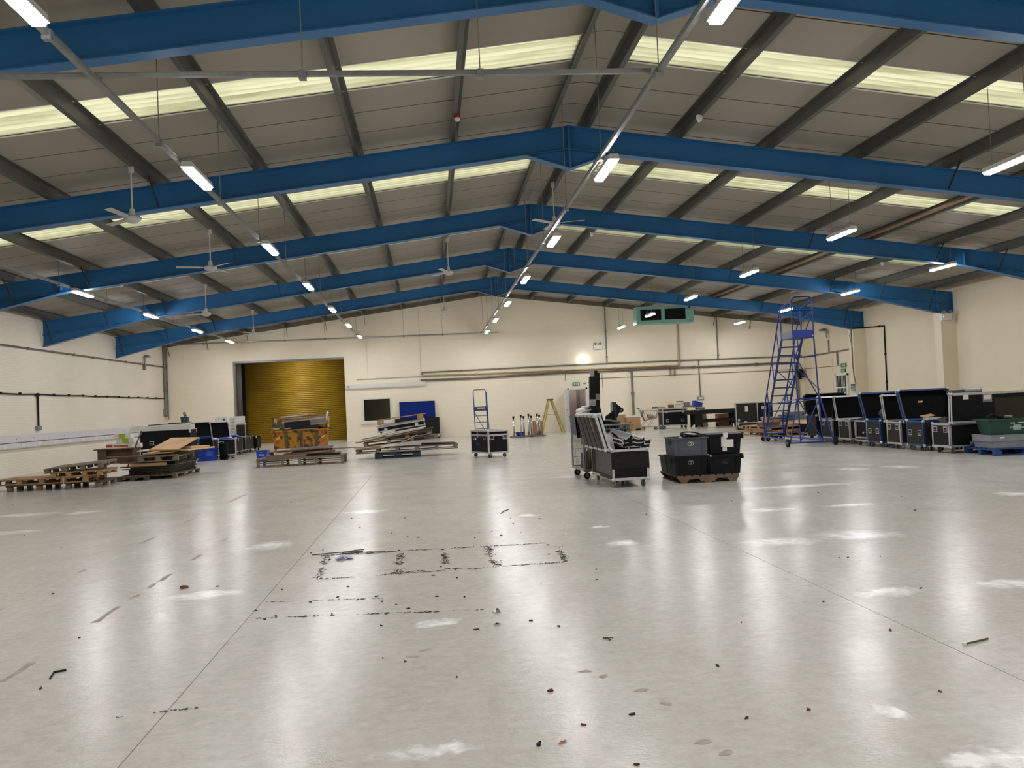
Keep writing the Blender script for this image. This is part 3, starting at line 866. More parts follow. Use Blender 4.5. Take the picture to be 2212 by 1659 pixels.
run('black_cable', 'thin looped dark cable beside the far pier', 'cable', [(XR - .57, 33.1, 3.8), (XR - .6, 33.3, 3.6), (XR - .575, 33.2, 3.2)], .012, m_darkpipe)
sb = thing('switch_box', 'small pale blue isolator box low on the far pier', 'switch', (XR - .57, 33.2, 1.40))
bx('enclosure', sb, (.1, .2, .22), (-.05, 0, 0), mat('pale_blue_enclosure', '7fa0a4', .5)); bx('isolator_knob', sb, (.04, .08, .08), (-.11, 0, .02), m_dgalv); bx('cover', sb, (.1, .14, .06), (-.05, 0, .14), m_black)
fl = thing('wall_camera', 'grey flood lamp bracket high on the right wall near the corner', 'lamp', (XR, 36.3, 3.75))
MB().path([(0, 0, 0), (-.1, 0, .0), (-.12, 0, .3), (-.12, .35, .36)], .045).build('bracket', m_galv, fl)
bx('lamp_head', fl, (.16, .34, .10), (-.12, .36, .36), m_galv); bx('junction_box', fl, (.1, .16, .22), (-.05, .02, .05), m_white)
# barred fire exit door
gd = thing('door_4', 'barred metal gate over the fire exit in the right wall', None, (XR, 35.25, 0)); tag(gd, kind='structure')
bx('door_leaf', gd, (.04, .95, 1.98), (-.02, 0, .99), m_black)
MB().box(-.08, 0, -.55, -.475, 0, 2.06).box(-.08, 0, .475, .55, 0, 2.06).box(-.08, 0, -.55, .55, 1.98, 2.06).build('door_frame', m_offw, gd)
for i in range(7):
    bx('bar', gd, (.014, .02, 1.96), (-.055, -.40 + .133 * i, .99), m_offw)
for z in (.6, 1.45):
    bx('cross_bar', gd, (.03, .95, .05), (-.075, 0, z), m_offw)
bx('push_sign', gd, (.01, .26, .26), (-.045, -.12, 1.60), m_green)
# outline of a bricked-up doorway
t4 = MB().box(XR - .012, XR, 38.2, 38.26, 0, 2.75).box(XR - .012, XR, 36.1, 38.26, 2.72, 2.78).box(XR - .012, XR, 36.1, 36.16, 0, 2.75).build('trim_4', m_wright)
tag(t4, 'faint raised outline of a blocked doorway on the right wall', None, None, 'structure')

# ---- left wall services
xl = XL + .04
run('cable_conduit', 'upper brown conduit along the left wall', 'conduit', [(xl, 10, 3.66), (xl, 24.6, 3.71), (xl, 38.85, 3.76)], .028, m_darkpipe, 1.6)
ca = [(xl, 8 + i * 1.1, 2.35 + .012 * math.sin(i * 2.3)) for i in range(29)]
cab = run('armoured_cable', 'dark cable clipped along the left wall with a drop to a socket', 'cable', ca, .022, m_black, None, 6)
for i in range(28):
    MB().cbox((0, i * 1.1, .01), (.06, .05, .07)).build('clip', m_black, cab)
dp = run('socket_drop', 'twin dark cables dropping to a grey socket on the left wall', 'socket', [(xl, 26.5, 2.36), (xl, 26.68, 2.28), (xl, 26.68, 1.40)], .022, m_black)
MB().path([(0, .35, 0), (0, .22, -.08), (0, .20, -.96)], .02).build('pipe_run', m_black, dp)
bx('socket_box', dp, (.08, .26, .13), (-.0, .19, -1.02), m_galv)
run('corner_conduit', 'thick grey vertical conduit in the left back corner', 'conduit', [(XL + .06, 38.9, 4.72), (XL + .06, 38.9, 1.55)], .055, m_dgalv, 1.0)
run('corner_conduit', 'thin grey conduit beside the thick one in the left corner', 'conduit', [(XL + .16, 38.95, 4.6), (XL + .16, 38.95, 1.4)], .02, m_dgalv, .8)
bx_c = thing('wall_box', 'small grey switch box on the corner conduit', 'switch', (XL + .06, 38.85, 1.72)); bx('enclosure', bx_c, (.2, .1, .3), (0, -.05, 0), m_dgalv); bx('cover', bx_c, (.16, .02, .26), (0, -.11, 0), m_galv)
fl2 = thing('wall_camera', 'grey flood lamp bracket high on the left wall near the corner', 'lamp', (XL, 36.3, 3.72))
MB().path([(0, 0, 0), (.08, 0, 0), (.1, 0, .33), (.1, .3, .38)], .04).build('bracket', m_galv, fl2); bx('lamp_head', fl2, (.14, .3, .09), (.1, .3, .38), m_galv); bx('junction_box', fl2, (.1, .14, .2), (.05, 0, -.1), m_dgalv)
# dado trunking: upper channel, lid line and lower sockets row
m_dado = mat('lilac_white_trunking', 'cdcace', .4, 0, .04, 4)
td = thing('dado_trunking', 'long white dado trunking along the foot of the left wall', 'trunking', (XL, 11, .79))
MB().box(0, .09, 0, 25.2, 0, .385).build('trunking_body', m_dado, td)
MB().box(.09, .105, 0, 25.2, .175, .375).build('trunking_lid', m_dado, td)
MB().box(.09, .098, 0, 25.2, .155, .165).build('joint_line', m_black, td)
MB().box(.09, .10, 0, 25.2, .02, .145).build('lower_lid', m_dado, td)
for i in range(24):
    bx('screw_cover', td, (.006, .03, .03), (.108, .5 + i * 1.05, .27), m_dgalv)
    bx('outlet_plate', td, (.012, .22, .10), (.105, .9 + i * 1.05, .08), m_white)
td2 = thing('dado_trunking', 'short white dado trunking on the back wall behind the open cases', 'trunking', (-11.6, YB - .1, .79))
MB().box(0, 2.6, 0, .1, 0, .385).build('trunking_body', m_dado, td2); MB().box(0, 2.6, -.012, 0, .17, .375).build('trunking_lid', m_dado, td2)

# unseen battens added to brighten the side rooms
m_room_fill = emit('side_room_lamp', (1.0, .97, .92), 95.0)
for lab, loc, rz, sc_ in [('LED batten under the lobby ceiling behind the roller door opening', (-6.3, 40.9, 4.25), 90, 1.0), ('small LED batten under the ceiling of the mauve room', (7.0, 40.6, 2.5), 90, .45), ('small LED batten under the office ceiling', (-.2, 40.6, 2.4), 90, .35), ('small LED batten in the corridor behind the shutter guide', (-9.8, 44.6, 4.2), 0, .5)]:
    t = thing('led_batten', lab, 'light', loc, R(rz))
    MB().prism([(-.06, .07), (.06, .07), (.075, .0), (-.075, .0)], 'y', -.62 * sc_, .62 * sc_).build('housing', m_house, t)
    MB().prism([(-.068, 0), (.068, 0), (.05, -.035), (-.05, -.035)], 'y', -.60 * sc_, .60 * sc_).build('diffuser', m_led if sc_ == 1.0 else m_room_fill, t)

# ================================================================== BUILDERS FOR LOOSE THINGS
def pallet(label, loc, rot=0, L=1.2, W=1.0, H=.14, nb=7, nx=3, ny=3, m=m_wood, m2=None, bottom=True, group='wooden pallets'):
    """block pallet: x long side. Every board and block is its own part"""
    m2 = m2 or m
    t = thing('wooden_pallet', label, 'pallet', loc, rot, group)
    bt = .022
    bh = H - 3 * bt if bottom else H - 2 * bt
    z = 0
    bw = .10
    if bottom:
        for j in range(ny):
            y = -W / 2 + bw / 2 + j * (W - bw) / (ny - 1)
            bx('bottom_board', t, (L, bw, bt), (0, y, bt / 2), m2)
        z = bt
    for i in range(nx):
        for j in range(ny):
            bx('block', t, (.10 if nx > 3 else .13, bw, bh), (-L / 2 + .065 + i * (L - .13) / (nx - 1), -W / 2 + bw / 2 + j * (W - bw) / (ny - 1), z + bh / 2), m2)
    z += bh
    for i in range(nx):
        bx('stringer', t, (.10, W, bt), (-L / 2 + .05 + i * (L - .10) / (nx - 1), 0, z + bt / 2), m)
    z += bt
    wb = W / nb * .82
    for k in range(nb):
        y = -W / 2 + wb / 2 + k * (W - wb) / (nb - 1)
        bx('deck_board', t, (L, wb, bt), (random.uniform(-.006, .006), y, z + bt / 2), m)
    return t

def sheet(name, label, loc, d, rot, m, cat='board', group=None, edge=None):
    """a single sheet or plank with a slightly different edge band"""
    t = thing(name, label, cat, loc, rot, group)
    bx('face', t, (d[0], d[1], d[2] * .8), (0, 0, d[2] * .6), m)
    bx('backing', t, (d[0] * .998, d[1] * .998, d[2] * .2), (0, 0, d[2] * .1), edge or m_board)
    return t

_casters = {}
def caster(t, loc, h=.11, mw=None, rz=0):
    k = (round(h, 3), (mw or m_rubber).name)
    if k not in _casters:
        f = MB(); f.box(-.045, .045, -.035, .035, h - .012, h); f.box(-.022, .022, -.022, -.017, h * .35, h - .01); f.box(-.022, .022, .017, .022, h * .35, h - .01)
        w = MB(); w.tube((0, -.015, h * .43), (0, .015, h * .43), h * .43, 14); 
        hb = MB(); hb.tube((0, -.018, h * .43), (0, .018, h * .43), h * .2, 10)
        _casters[k] = (f.mesh('caster', m_galv), w.mesh('wheel', mw or m_rubber), hb.mesh('hub', m_galv))
    f, w, hb = _casters[k]
    c = obj('caster', f, t, loc, (0, 0, rz))
    obj('wheel', w, c); obj('hub', hb, c)
    return c

_ball = {}
def flight_case(label, loc, rz, L, W, H, trim=None, pan=None, wheels=.11, lid=None, lidh=.12, ang=112, handles=(), group=None, name='flight_case', pan_end=None, tw=.03, wheelmat=None, lid_in=None, lid_out=None, lat=(), lw=None):
    """road case. x long, y across, bottom on casters. lid: None open box without lid, 'closed', 'open' (hinged on +y)"""
    trim = trim or m_alu; pan = pan or m_lam
    t = thing(name, label, 'flight case', loc, rz, group)
    z0, z1 = wheels, wheels + H
    th = .014
    closed = lid == 'closed'
    b = MB()
    b.box(-L / 2, L / 2, -W / 2, W / 2, z0, z0 + th)
    b.box(-L / 2, L / 2, -W / 2, -W / 2 + th, z0 + th, z1); b.box(-L / 2, L / 2, W / 2 - th, W / 2, z0 + th, z1)
    b.box(-L / 2, -L / 2 + th, -W / 2 + th, W / 2 - th, z0 + th, z1); b.box(L / 2 - th, L / 2, -W / 2 + th, W / 2 - th, z0 + th, z1)
    b.build('body', pan, t)
    MB().box(-L / 2 + th, L / 2 - th, -W / 2 + th, W / 2 - th, z0 + th, z0 + th + .012).build('lining', m_foam, t)
    def frame(mb, x, y, za, zb, e=.004):
        w = tw
        for zz in (za, zb):
            s = 1 if zz == za else -1
            for yy in (-y, y):
                sy = 1 if yy < 0 else -1
                mb.box(-x - e, x + e, min(yy - sy * e, yy + sy * w), max(yy - sy * e, yy + sy * w), min(zz - s * e, zz + s * e), max(zz - s * e, zz + s * e))
                mb.box(-x - e, x + e, min(yy - sy * e, yy), max(yy - sy * e, yy), min(zz - s * e, zz + s * w), max(zz - s * e, zz + s * w))
            for xx in (-x, x):
                sx = 1 if xx < 0 else -1
                mb.box(min(xx - sx * e, xx), max(xx - sx * e, xx), -y - e, y + e, min(zz - s * e, zz + s * w), max(zz - s * e, zz + s * w))
        for xx in (-x, x):
            for yy in (-y, y):
                sx = 1 if xx < 0 else -1; sy = 1 if yy < 0 else -1
                mb.box(min(xx - sx * e, xx + sx * w), max(xx - sx * e, xx + sx * w), min(yy - sy * e, yy), max(yy - sy * e, yy), za, zb)
                mb.box(min(xx - sx * e, xx), max(xx - sx * e, xx), min(yy - sy * e, yy + sy * w), max(yy - sy * e, yy + sy * w), za, zb)
        return mb
    frame(MB(), L / 2, W / 2, z0, z1).build('edge_trim', trim, t)
    if 'b' not in _ball:
        _ball['b'] = MB().ball((0, 0, 0), .032, 2).mesh('corner_cap', m_alu, True)
    for xx in (-1, 1):
        for yy in (-1, 1):
            for zz in (z0 + .008, z1 - .008):
                obj('corner_cap', _ball['b'], t, (xx * (L / 2 - .012), yy * (W / 2 - .012), zz))
            if wheels > .03:
                caster(t, (xx * (L / 2 - .09), yy * (W / 2 - .08), 0), wheels, wheelmat, R(random.uniform(-40, 40)))
    for (face, u, v) in handles:
        hz = z0 + v
        if face in 'xX':
            s = -1 if face == 'x' else 1
            h = bx('handle', t, (.014, .13, .12), (s * (L / 2 + .004), u, hz), m_alu)
            bx('handle_recess', h, (.012, .10, .085), (s * .004, 0, 0), m_black); bx('grip', h, (.014, .07, .018), (s * .008, 0, -.01), m_galv)
        else:
            s = -1 if face == 'y' else 1
            h = bx('handle', t, (.13, .014, .12), (u, s * (W / 2 + .004), hz), m_alu)
            bx('handle_recess', h, (.10, .012, .085), (0, s * .004, 0), m_black); bx('grip', h, (.07, .014, .018), (0, s * .008, -.01), m_galv)
    for (face, u, v) in lat:
        s = -1 if face in 'xy' else 1
        if face in 'xX': bx('latch', t, (.016, .09, .11), (s * (L / 2 + .006), u, z0 + v), m_alu)
        else: bx('latch', t, (.09, .016, .11), (u, s * (W / 2 + .006), z0 + v), m_alu)
    if lid:
        W0 = W
        if lw: W = lw
        l = MB()
        l.box(-L / 2, L / 2, -W, 0, lidh - th, lidh)
        l.box(-L / 2, L / 2, -W, -W + th, 0, lidh - th); l.box(-L / 2, L / 2, -th, 0, 0, lidh - th)
        l.box(-L / 2, -L / 2 + th, -W + th, -th, 0, lidh - th); l.box(L / 2 - th, L / 2, -W + th, -th, 0, lidh - th)
        a = 0 if closed else -R(ang)
        lo = l.build('lid', lid_out or pan, t, (0, W0 / 2, z1 + .004), (a, 0, 0))
        fm = frame(MB(), L / 2, W / 2, 0, lidh)
        f2 = fm.build('lid_trim', trim, lo, (0, -W / 2, 0))
        if not closed:
            MB().box(-L / 2 + th, L / 2 - th, -W + th, -th, lidh - th - .012, lidh - th).build('lid_lining', lid_in or m_foam, lo)
        for xx in (-1, 1):
            for yy in (-W + .012, -.012):
                for zz in (.008, lidh - .008):
                    obj('lid_corner', _ball['b'], lo, (xx * (L / 2 - .012), yy, zz))
        t['lidpart'] = lo.name
    return t

def tote(label, loc, rz, m, L=.40, W=.56, H=.31, group='plastic totes', lid=False, rings=None, fl=.9):
    t = thing('plastic_tote', label, 'crate', loc, rz, group)
    b = MB().tub(L / 2 * fl, W / 2 * fl, L / 2, W / 2, 0, H, .008, .018)
    for s in (-1, 1):
        for x in (-L * .36, L * .36):
            b.bar((x * fl, -s * (W / 2 * fl + .004) * -1 if False else s * (W / 2 * fl + .002), .02), (x, s * (W / 2 + .002), H - .03), .018, .012, (0, 1, 0))
    b.build('body', m, t)
    for s in (-1, 1):
        bx('hand_hold', t, (.006, .16, .07), (s * (L / 2 - .004), 0, H - .085), m_black)
    if lid:
        bx('lid', t, (L + .03, W + .03, .02), (0, 0, H + .008), m)
        bx('lid_flap', t, (.02, W + .05, .07), (L / 2 + .018, 0, H - .03), m); bx('lid_flap', t, (.02, W + .05, .07), (-L / 2 - .018, 0, H - .03), m)
    if rings:
        # two overlapping rings printed on the near face
        mm = rings
        for cx, w in ((-.018, 1.0), (.014, 1.0)):
            g = MB(); n = 20
            vs, fs = [], []
            for i in range(n):
                a = 2 * math.pi * i / n
                for r in (.026, .032):
                    vs.append((cx + r * math.cos(a), 0, r * math.sin(a)))
            for i in range(n):
                j = (i + 1) % n
                fs.append((2 * i, 2 * i + 1, 2 * j + 1, 2 * j))
            zc = H * .66
            yc = -(W / 2 * (fl + (1 - fl) * zc / H)) - .004
            g.add(vs, fs).build('ring_logo', mm, t, (0, yc, zc), (math.atan((1 - fl) * W / 2 / H), 0, 0))
    return t

def carton(label, loc, rz, d, m=None, group=None, name='cardboard_box', bands=()):
    t = thing(name, label, 'box', loc, rz, group)
    m = m or m_card
    bx('body', t, d, (0, 0, d[2] / 2), m)
    bx('tape', t, (d[0] * 1.002, .05, .004), (0, 0, d[2] + .001), mat('parcel_tape', '9c7c55', .4))
    bx('flap', t, (d[0] * .99, d[1] * .47, .004), (0, -d[1] * .25, d[2] + .0005), m)
    for (z, h, mm, x0, x1) in bands:
        bx('printed_band', t, (d[0] * (x1 - x0), .004, h), (d[0] * ((x0 + x1) / 2 - .5), -d[1] / 2 - .001, z), mm)
    return t

def text_mesh(s, size, m, parent, loc, rot, name='lettering'):
    cu = bpy.data.curves.new('lettering', 'FONT'); cu.body = s; cu.size = size; cu.extrude = .001; cu.align_x = 'CENTER'; cu.resolution_u = 2
    o = bpy.data.objects.new('tmp', cu); col.objects.link(o)
    dg = bpy.context.evaluated_depsgraph_get()
    me = bpy.data.meshes.new_from_object(o.evaluated_get(dg))
    bpy.data.objects.remove(o)
    me.materials.clear(); me.materials.append(m)
    return obj(name, me, parent, loc, rot)

# ================================================================== LEFT SIDE
# ---- four stacked pallets by the left wall
pallet('long dark pallet at the bottom of the front left stack', (-8.32, 19.85, 0), R(1), 1.96, 1.05, .135, 7, 4, 3, m_woodd, m_woodg, False)
pallet('long light brown pallet second from the bottom of the front left stack', (-8.55, 19.83, .136), R(-1), 1.98, 1.05, .125, 7, 5, 3, m_wood, m_wood, True)
pallet('short orange-brown pallet third up in the front left stack', (-7.83, 19.80, .262), R(2), 1.08, 1.0, .115, 7, 4, 3, m_wood, m_wood, True)
pallet('grey weathered pallet lying tilted on top of the front left stack', (-7.90, 19.83, .408), (R(1.5), R(-4.2), R(3)), 1.22, 1.02, .105, 8, 4, 3, m_woodg, m_woodg, False)
run('packing_strap', 'loose white plastic strap hanging off the front left pallets', 'strap', [(-8.08, 19.30, .27), (-8.08, 19.28, .02), (-8.0, 19.15, .006)], .006, m_white, None, 5)

# ---- stack of boards and pallets beside them
pallet('low broken pallet under the left end of the board stack', (-7.12, 21.3, 0), R(92), 1.3, .7, .115, 4, 3, 3, m_woodd, m_woodd)
pallet('grey pallet carrying the tall stack of black panels', (-6.52, 21.85, 0), R(88), 1.85, .78, .12, 6, 4, 2, m_woodg, m_woodg)
m_blk = mat('black_stage_panel', '0d0f12', .6, 0, .3, 9, spec=.25)
zz = .122
for i in range(5):
    sheet('stage_board', 'black painted panel in the board stack, %s from the bottom' % TH[i], (-6.74 + random.uniform(-.03, .03), 21.85, zz), (.95, 1.9, .036), R(-3 + random.uniform(-2, 2)), m_blk, 'panel', 'black panels in the board stack', m_woodd)
    zz += .038
sheet('timber_beam', 'pale timber beam lying along the front of the black panels', (-6.83, 21.0, zz), (.82, .1, .08), R(0), m_ply, 'timber')
sheet('stage_board', 'thick black panel behind the pale beam in the board stack', (-6.65, 21.95, zz), (.85, 1.6, .08), R(-2), m_blk, 'panel')
zz += .082
for i, (dx, l, w, a, lab, m_) in enumerate([(-.45, 1.0, .09, 2, 'grey plank poking out left above the pale beam', m_woodg), (-.05, 1.05, .10, 6, 'grey plank lying across the black panels', m_woodg), (.15, .9, .12, 12, 'weathered short plank on the black panels', m_woodd)]):
    sheet('plank', lab, (-6.75 + dx * .6, 21.1 + .28 * i, zz), (l, w, .022), R(a), m_, 'plank')
sheet('plank', 'long thin dark plank sticking out low on the left of the board stack', (-7.15, 21.15, .30), (.75, .09, .025), R(3), m_woodd, 'plank')
sheet('plank', 'second thin dark plank sticking out low on the left of the board stack', (-7.2, 21.3, .235), (.7, .08, .022), R(-2), m_woodd, 'plank')
zz += .03
pallet('weathered pallet in the middle of the board stack', (-6.62, 21.75, zz), R(3), .92, 1.7, .13, 9, 3, 3, m_woodg, m_woodg)
zz += .132
for i, (dx, dy, l, w, a, m_, lab) in enumerate([(-.45, -.55, 1.5, .10, 1, m_woodg, 'long grey plank jutting out left over the desk'), (-.1, -.75, 1.2, .10, -3, m_woodg, 'grey plank at the front edge of the upper pallet'), (.3, .3, 1.3, .12, 20, m_woodd, 'dark plank crossing the upper pallet'), (.45, .1, .9, .12, 50, m_woodg, 'grey plank at the right of the upper pallet')]):
    sheet('plank', lab, (-6.65 + dx, 21.75 + dy, zz + .0 + .024 * (i // 2)), (l, w, .022), R(a), m_, 'plank')
zz += .05
sheet('plywood_sheet', 'pale plywood sheet low at the front of the board stack', (-6.65, 21.5, zz), (.62, 1.2, .03), R(4), m_ply2, 'board')
sheet('plywood_sheet', 'grey-edged plywood sheet jutting right from the board stack', (-6.15, 21.9, zz + .032), (.75, 1.3, .03), R(-14), m_ply2, 'board', None, m_whboard)
sheet('plywood_sheet', 'narrow pale plywood offcut at the right of the board stack', (-6.12, 22.2, zz + .064), (.45, .8, .035), R(-20), m_ply2, 'board')
sheet('plywood_sheet', 'whitish board lying at the left back of the board stack', (-7.0, 22.3, zz + .032), (.9, .7, .03), R(10), m_whboard, 'board')
sheet('plywood_sheet', 'large tilted brown plywood sheet on top of the board stack', (-6.43, 21.75, zz + .185), (.68, 1.55, .03), (R(8.5), R(1.5), R(-3)), m_ply, 'board')
sheet('plank', 'thin stick leaning against the left end of the board stack', (-7.33, 21.6, .72), (.03, .95, .03), (R(68), 0, R(-60)), m_woodd, 'stick')

# ---- small brown desk with copier paper boxes
m_desk = mat('brown_desk_veneer', '5a4636', .5, 0, .18, 5, stretch=(1, .2, 1))
dk = thing('desk', 'small dark brown desk with paper boxes beside the board stack', 'desk', (-7.98, 22.3, 0), R(2))
bx('desk_top', dk, (1.0, .6, .03), (.0, 0, .735), m_desk)
bx('side_panel', dk, (.03, .55, .72), (-.40, 0, .36), m_desk); bx('side_panel', dk, (.03, .55, .72), (.43, 0, .36), m_desk)
bx('modesty_panel', dk, (.80, .02, .36), (.015, -.05, .54), mat('tan_desk_panel', '6d5136', .55)); bx('drawer_front', dk, (.18, .02, .5), (-.29, -.28, .46), m_desk)
m_lime = mat('lime_print', '9dbb2c', .6, 0, .03); m_redp = mat('red_print', 'b8433c', .6, 0, .03); m_orp = mat('orange_print', 'b9773a', .6, 0, .03); m_paper = mat('white_card', 'dedbd2', .7, 0, .04)
carton('flat red and orange striped paper box at the bottom of the pile on the desk', (-7.86, 22.15, .752), R(2), (.62, .3, .12), m_paper, 'copier paper boxes', 'paper_box', [(.06, .05, m_redp, 0, .25), (.06, .05, m_orp, .3, .55), (.055, .045, m_redp, .55, .85)])
carton('white and lime green paper box in the middle of the pile on the desk', (-7.70, 22.15, .878), R(-2), (.42, .3, .115), m_paper, 'copier paper boxes', 'paper_box', [(.057, .11, m_lime, .35, .7)])
carton('white and lime green paper box on top of the pile on the desk', (-7.78, 22.15, .999), R(3), (.40, .3, .115), m_paper, 'copier paper boxes', 'paper_box', [(.057, .11, m_lime, .3, .68)])
carton('small white carton behind the paper boxes on the desk', (-7.52, 22.35, .752), R(8), (.2, .2, .1), m_paper, None, 'paper_box')

# ---- tall black trunk with white panels on top
bigc = flight_case('tall black trunk behind the board stack with white panels on top', (-8.05, 26.7, 0), R(1), 1.45, .75, .90, m_lam, m_lam, .12, 'closed', .06, 0, [('y', -.4, .6), ('y', .4, .6)])
for i in range(3):
    sheet('white_profile', 'long white plastic panel on the black trunk, %s of three from below' % TH[i], (-8.38 + .02 * i, 26.55, 1.09 + .056 * i), (1.42 - .04 * i, .5, .05), R(.5 - i * .6), m_white, 'panel', 'white panels on the trunk', m_white)
sheet('white_profile', 'wide white panel block at the right end of the trunk', (-7.60, 26.6, 1.09), (.58, .5, .165), R(1), m_whboard, 'panel', None, m_whboard)
sheet('stage_board', 'thin black sheet lying on the white panels', (-8.1, 26.75, 1.262), (1.0, .5, .025), (0, R(-1.5), 0), m_blk, 'panel')
sheet('grey_board', 'grey board under the teal container', (-7.7, 26.7, 1.29), (.55, .5, .02), R(1), m_grey, 'board')
m_teal = mat('dark_teal_plastic', '2d4654', .45, 0, .1, 8)
tc = thing('storage_caddy', 'dark teal plastic caddy with an upright handle on the trunk', 'caddy', (-7.56, 26.7, 1.312))
MB().tub(.09, .09, .105, .10, 0, .16, .006, .012).build('body', m_teal, tc); MB().path([(-.02, 0, .02), (-.01, 0, .2), (-.04, 0, .28), (0, 0, .29), (.05, 0, .17)], .018).build('handle', m_teal, tc); bx('label_patch', tc, (.07, .003, .03), (.02, -.1, .09), m_galv)
tb = thing('tool_bag', 'grey soft bag on the floor in front of the trunk', 'bag', (-7.95, 26.1, .0))
MB().ball((0, 0, .62), .3, 2, (1.25, .5, .28)).build('body', m_grey, tb, smooth=True); MB().path([(-.2, 0, .68), (-.05, 0, .76), (.1, 0, .74), (.2, 0, .68)], .015).build('handle', m_rubber, tb)
flight_case('low black case under the grey bag beside the trunk', (-7.95, 26.05, 0), 0, .9, .5, .42, m_lam, m_lam, .10, 'closed', .03)

# ---- open flight cases on the left
c = flight_case('black case with blue trim and raised lid left of the crates', (-7.78, 30.2, 0), R(90), .70, .60, .60, m_bluetrim, m_lam, .12, 'open', .1, 118, [('x', -.15, .35), ('x', .15, .35)])
c.rotation_euler = (0, 0, R(32)); c.location = (-7.95, 30.55, 0)
c2 = flight_case('black case with silver trim and raised lid behind the blue crate', (-7.08, 29.5, 0), R(30), .58, .62, .56, m_alu, m_lam, .12, 'open', .1, 112, [('y', -.18, .42)])
sheet('blue_sheet', 'crumpled blue plastic sheet lying in the silver case', (-7.0, 29.3, .69), (.45, .5, .02), (R(4), R(-3), R(20)), m_blueplas, 'sheet', None, m_blueplas)
bb = thing('waste_bin', 'black plastic bin standing against the silver case', 'bin', (-6.93, 28.75, 0))
MB().lathe([(0, 0), (.125, 0), (.145, .52), (.155, .53), (.155, .55), (.14, .55), (.12, .03), (0, .03)], n=18).build('body', m_black, bb, smooth=True); MB().lathe([(.15, .52), (.162, .52), (.162, .56), (.15, .56)], n=18).build('rim', m_black, bb)
flight_case('dark olive case third along the left row, with small silver latches', (-7.42, 31.9, 0), R(90), .95, .62, .50, m_alu, m_lamb, .12, 'closed', .02, 0, [('Y', -.2, .40)], None, 'flight_case', None, .02, None, None, None, [('Y', .2, .45), ('y', -.2, .45)])
flight_case('dark olive case fourth along the left row, nearest the roller door', (-7.38, 33.4, 0), R(90), 1.3, .62, .50, m_alu, m_lamb, .12, 'closed', .02, 0, [('Y', .2, .40)], None, 'flight_case', None, .02, None, None, None, [('Y', -.2, .45), ('y', .2, .45)])
flight_case('black case at the far end of the left row beside the shutter', (-7.30, 34.8, 0), R(90), .8, .6, .44, m_lam, m_lam, .1, 'closed', .02)
sheet('white_tray', 'white tray with a blue bundle on the olive case', (-7.45, 32.0, .645), (.50, .4, .05), (0, R(-8), R(10)), m_white, 'tray', None, m_white)
bnd = thing('blue_bundle', 'small blue plastic bundle beside the white tray', 'bundle', (-7.22, 31.62, .642)); MB().ball((0, 0, .06), .12, 2, (1.2, 1, .5)).build('body', m_blueplas, bnd); MB().ball((.1, .05, .06), .06, 1, (1.2, 1, .6)).build('fold', m_blueplas, bnd)
du = thing('drawer_unit', 'white plastic drawer tower standing on the olive cases', 'drawers', (-7.55, 33.6, .642), R(-3))
bx('carcass', du, (.50, .42, .77), (0, 0, .385), m_white)
for i in range(6):
    d = bx('drawer', du, (.24, .02, .11), (-.12, -.215, .07 + i * .125), m_white)
    MB().path([(-.06, -.012, .02), (-.05, -.03, -.01), (.05, -.03, -.01), (.06, -.012, .02)], .010).build('drawer_pull', m_dgalv, d)
bx('side_sheet', du, (.22, .01, .7), (.13, -.214, .4), m_offw)
oc = flight_case('small olive upright case standing on the olive cases beside the drawers', (-7.28, 33.0, .642), R(8), .34, .3, .46, m_alu, m_lamb, .0, 'closed', .02, 0, (), None, 'flight_case', None, .018)
pr = thing('label_printer', 'off-white printer standing behind the open cases', 'printer', (-8.55, 35.2, 0), R(5))
bx('stand', pr, (.34, .34, .94), (0, 0, .47), m_offw); bx('body', pr, (.42, .38, .30), (0, 0, 1.24), m_offw); bx('neck', pr, (.38, .34, .15), (0, 0, 1.015), m_dgalv); bx('top_cover', pr, (.36, .3, .04), (0, 0, 1.41), m_white); bx('control_panel', pr, (.08, .01, .05), (.14, -.195, 1.3), m_black); bx('side_knob', pr, (.12, .1, .1), (.24, 0, 1.08), m_dgalv)
rb = thing('shopping_basket', 'dull red plastic basket among the left cases', 'basket', (-8.1, 34.6, .62)); MB().tub(.2, .14, .24, .17, 0, .16, .006, .012).build('body', mat('dull_red_plastic', '8a3b2d', .5, 0, .1), rb); MB().path([(-.24, 0, .16), (-.22, 0, .22), (.22, 0, .22), (.24, 0, .16)], .01).build('handle', m_black, rb)
flight_case('low grey case under the red basket', (-8.15, 34.6, 0), 0, .7, .5, .5, m_alu, m_lamb, .1, 'closed', .02)

# ---- blue crates on the floor
bc = thing('blue_crate', 'large blue plastic crate on the floor by the left cases', 'crate', (-7.42, 28.55, 0), R(-6))
MB().tub(.24, .23, .28, .27, 0, .40, .008, .022).build('body', m_blueplas, bc); bx('lid_flap', bc, (.20, .012, .16), (.18, -.262, .24), mat('mid_blue_plastic', '3a62c4', .4)); bx('label_patch', bc, (.16, .006, .10), (-.12, -.262, .22), m_blueplas)
MB().bar((.0, -.245, .03), (.0, -.27, .37), .03, .02, (0, 1, 0)).build('rib', m_blueplas, bc)
b2 = thing('blue_bin', 'small blue recycling bin on the floor beside the yellow skip', 'bin', (-5.22, 26.5, 0), R(-4))
MB().tub(.135, .12, .175, .15, 0, .335, .006, .015).build('body', m_blueplas, b2); bx('label_patch', b2, (.15, .004, .05), (.0, -.143, .20), mat('pale_print', '8fa3cf', .6), (R(5), 0, 0)); bx('label_patch', b2, (.06, .004, .02), (-.02, -.152, .275), mat('pale_print', '8fa3cf', .6), (R(5), 0, 0))

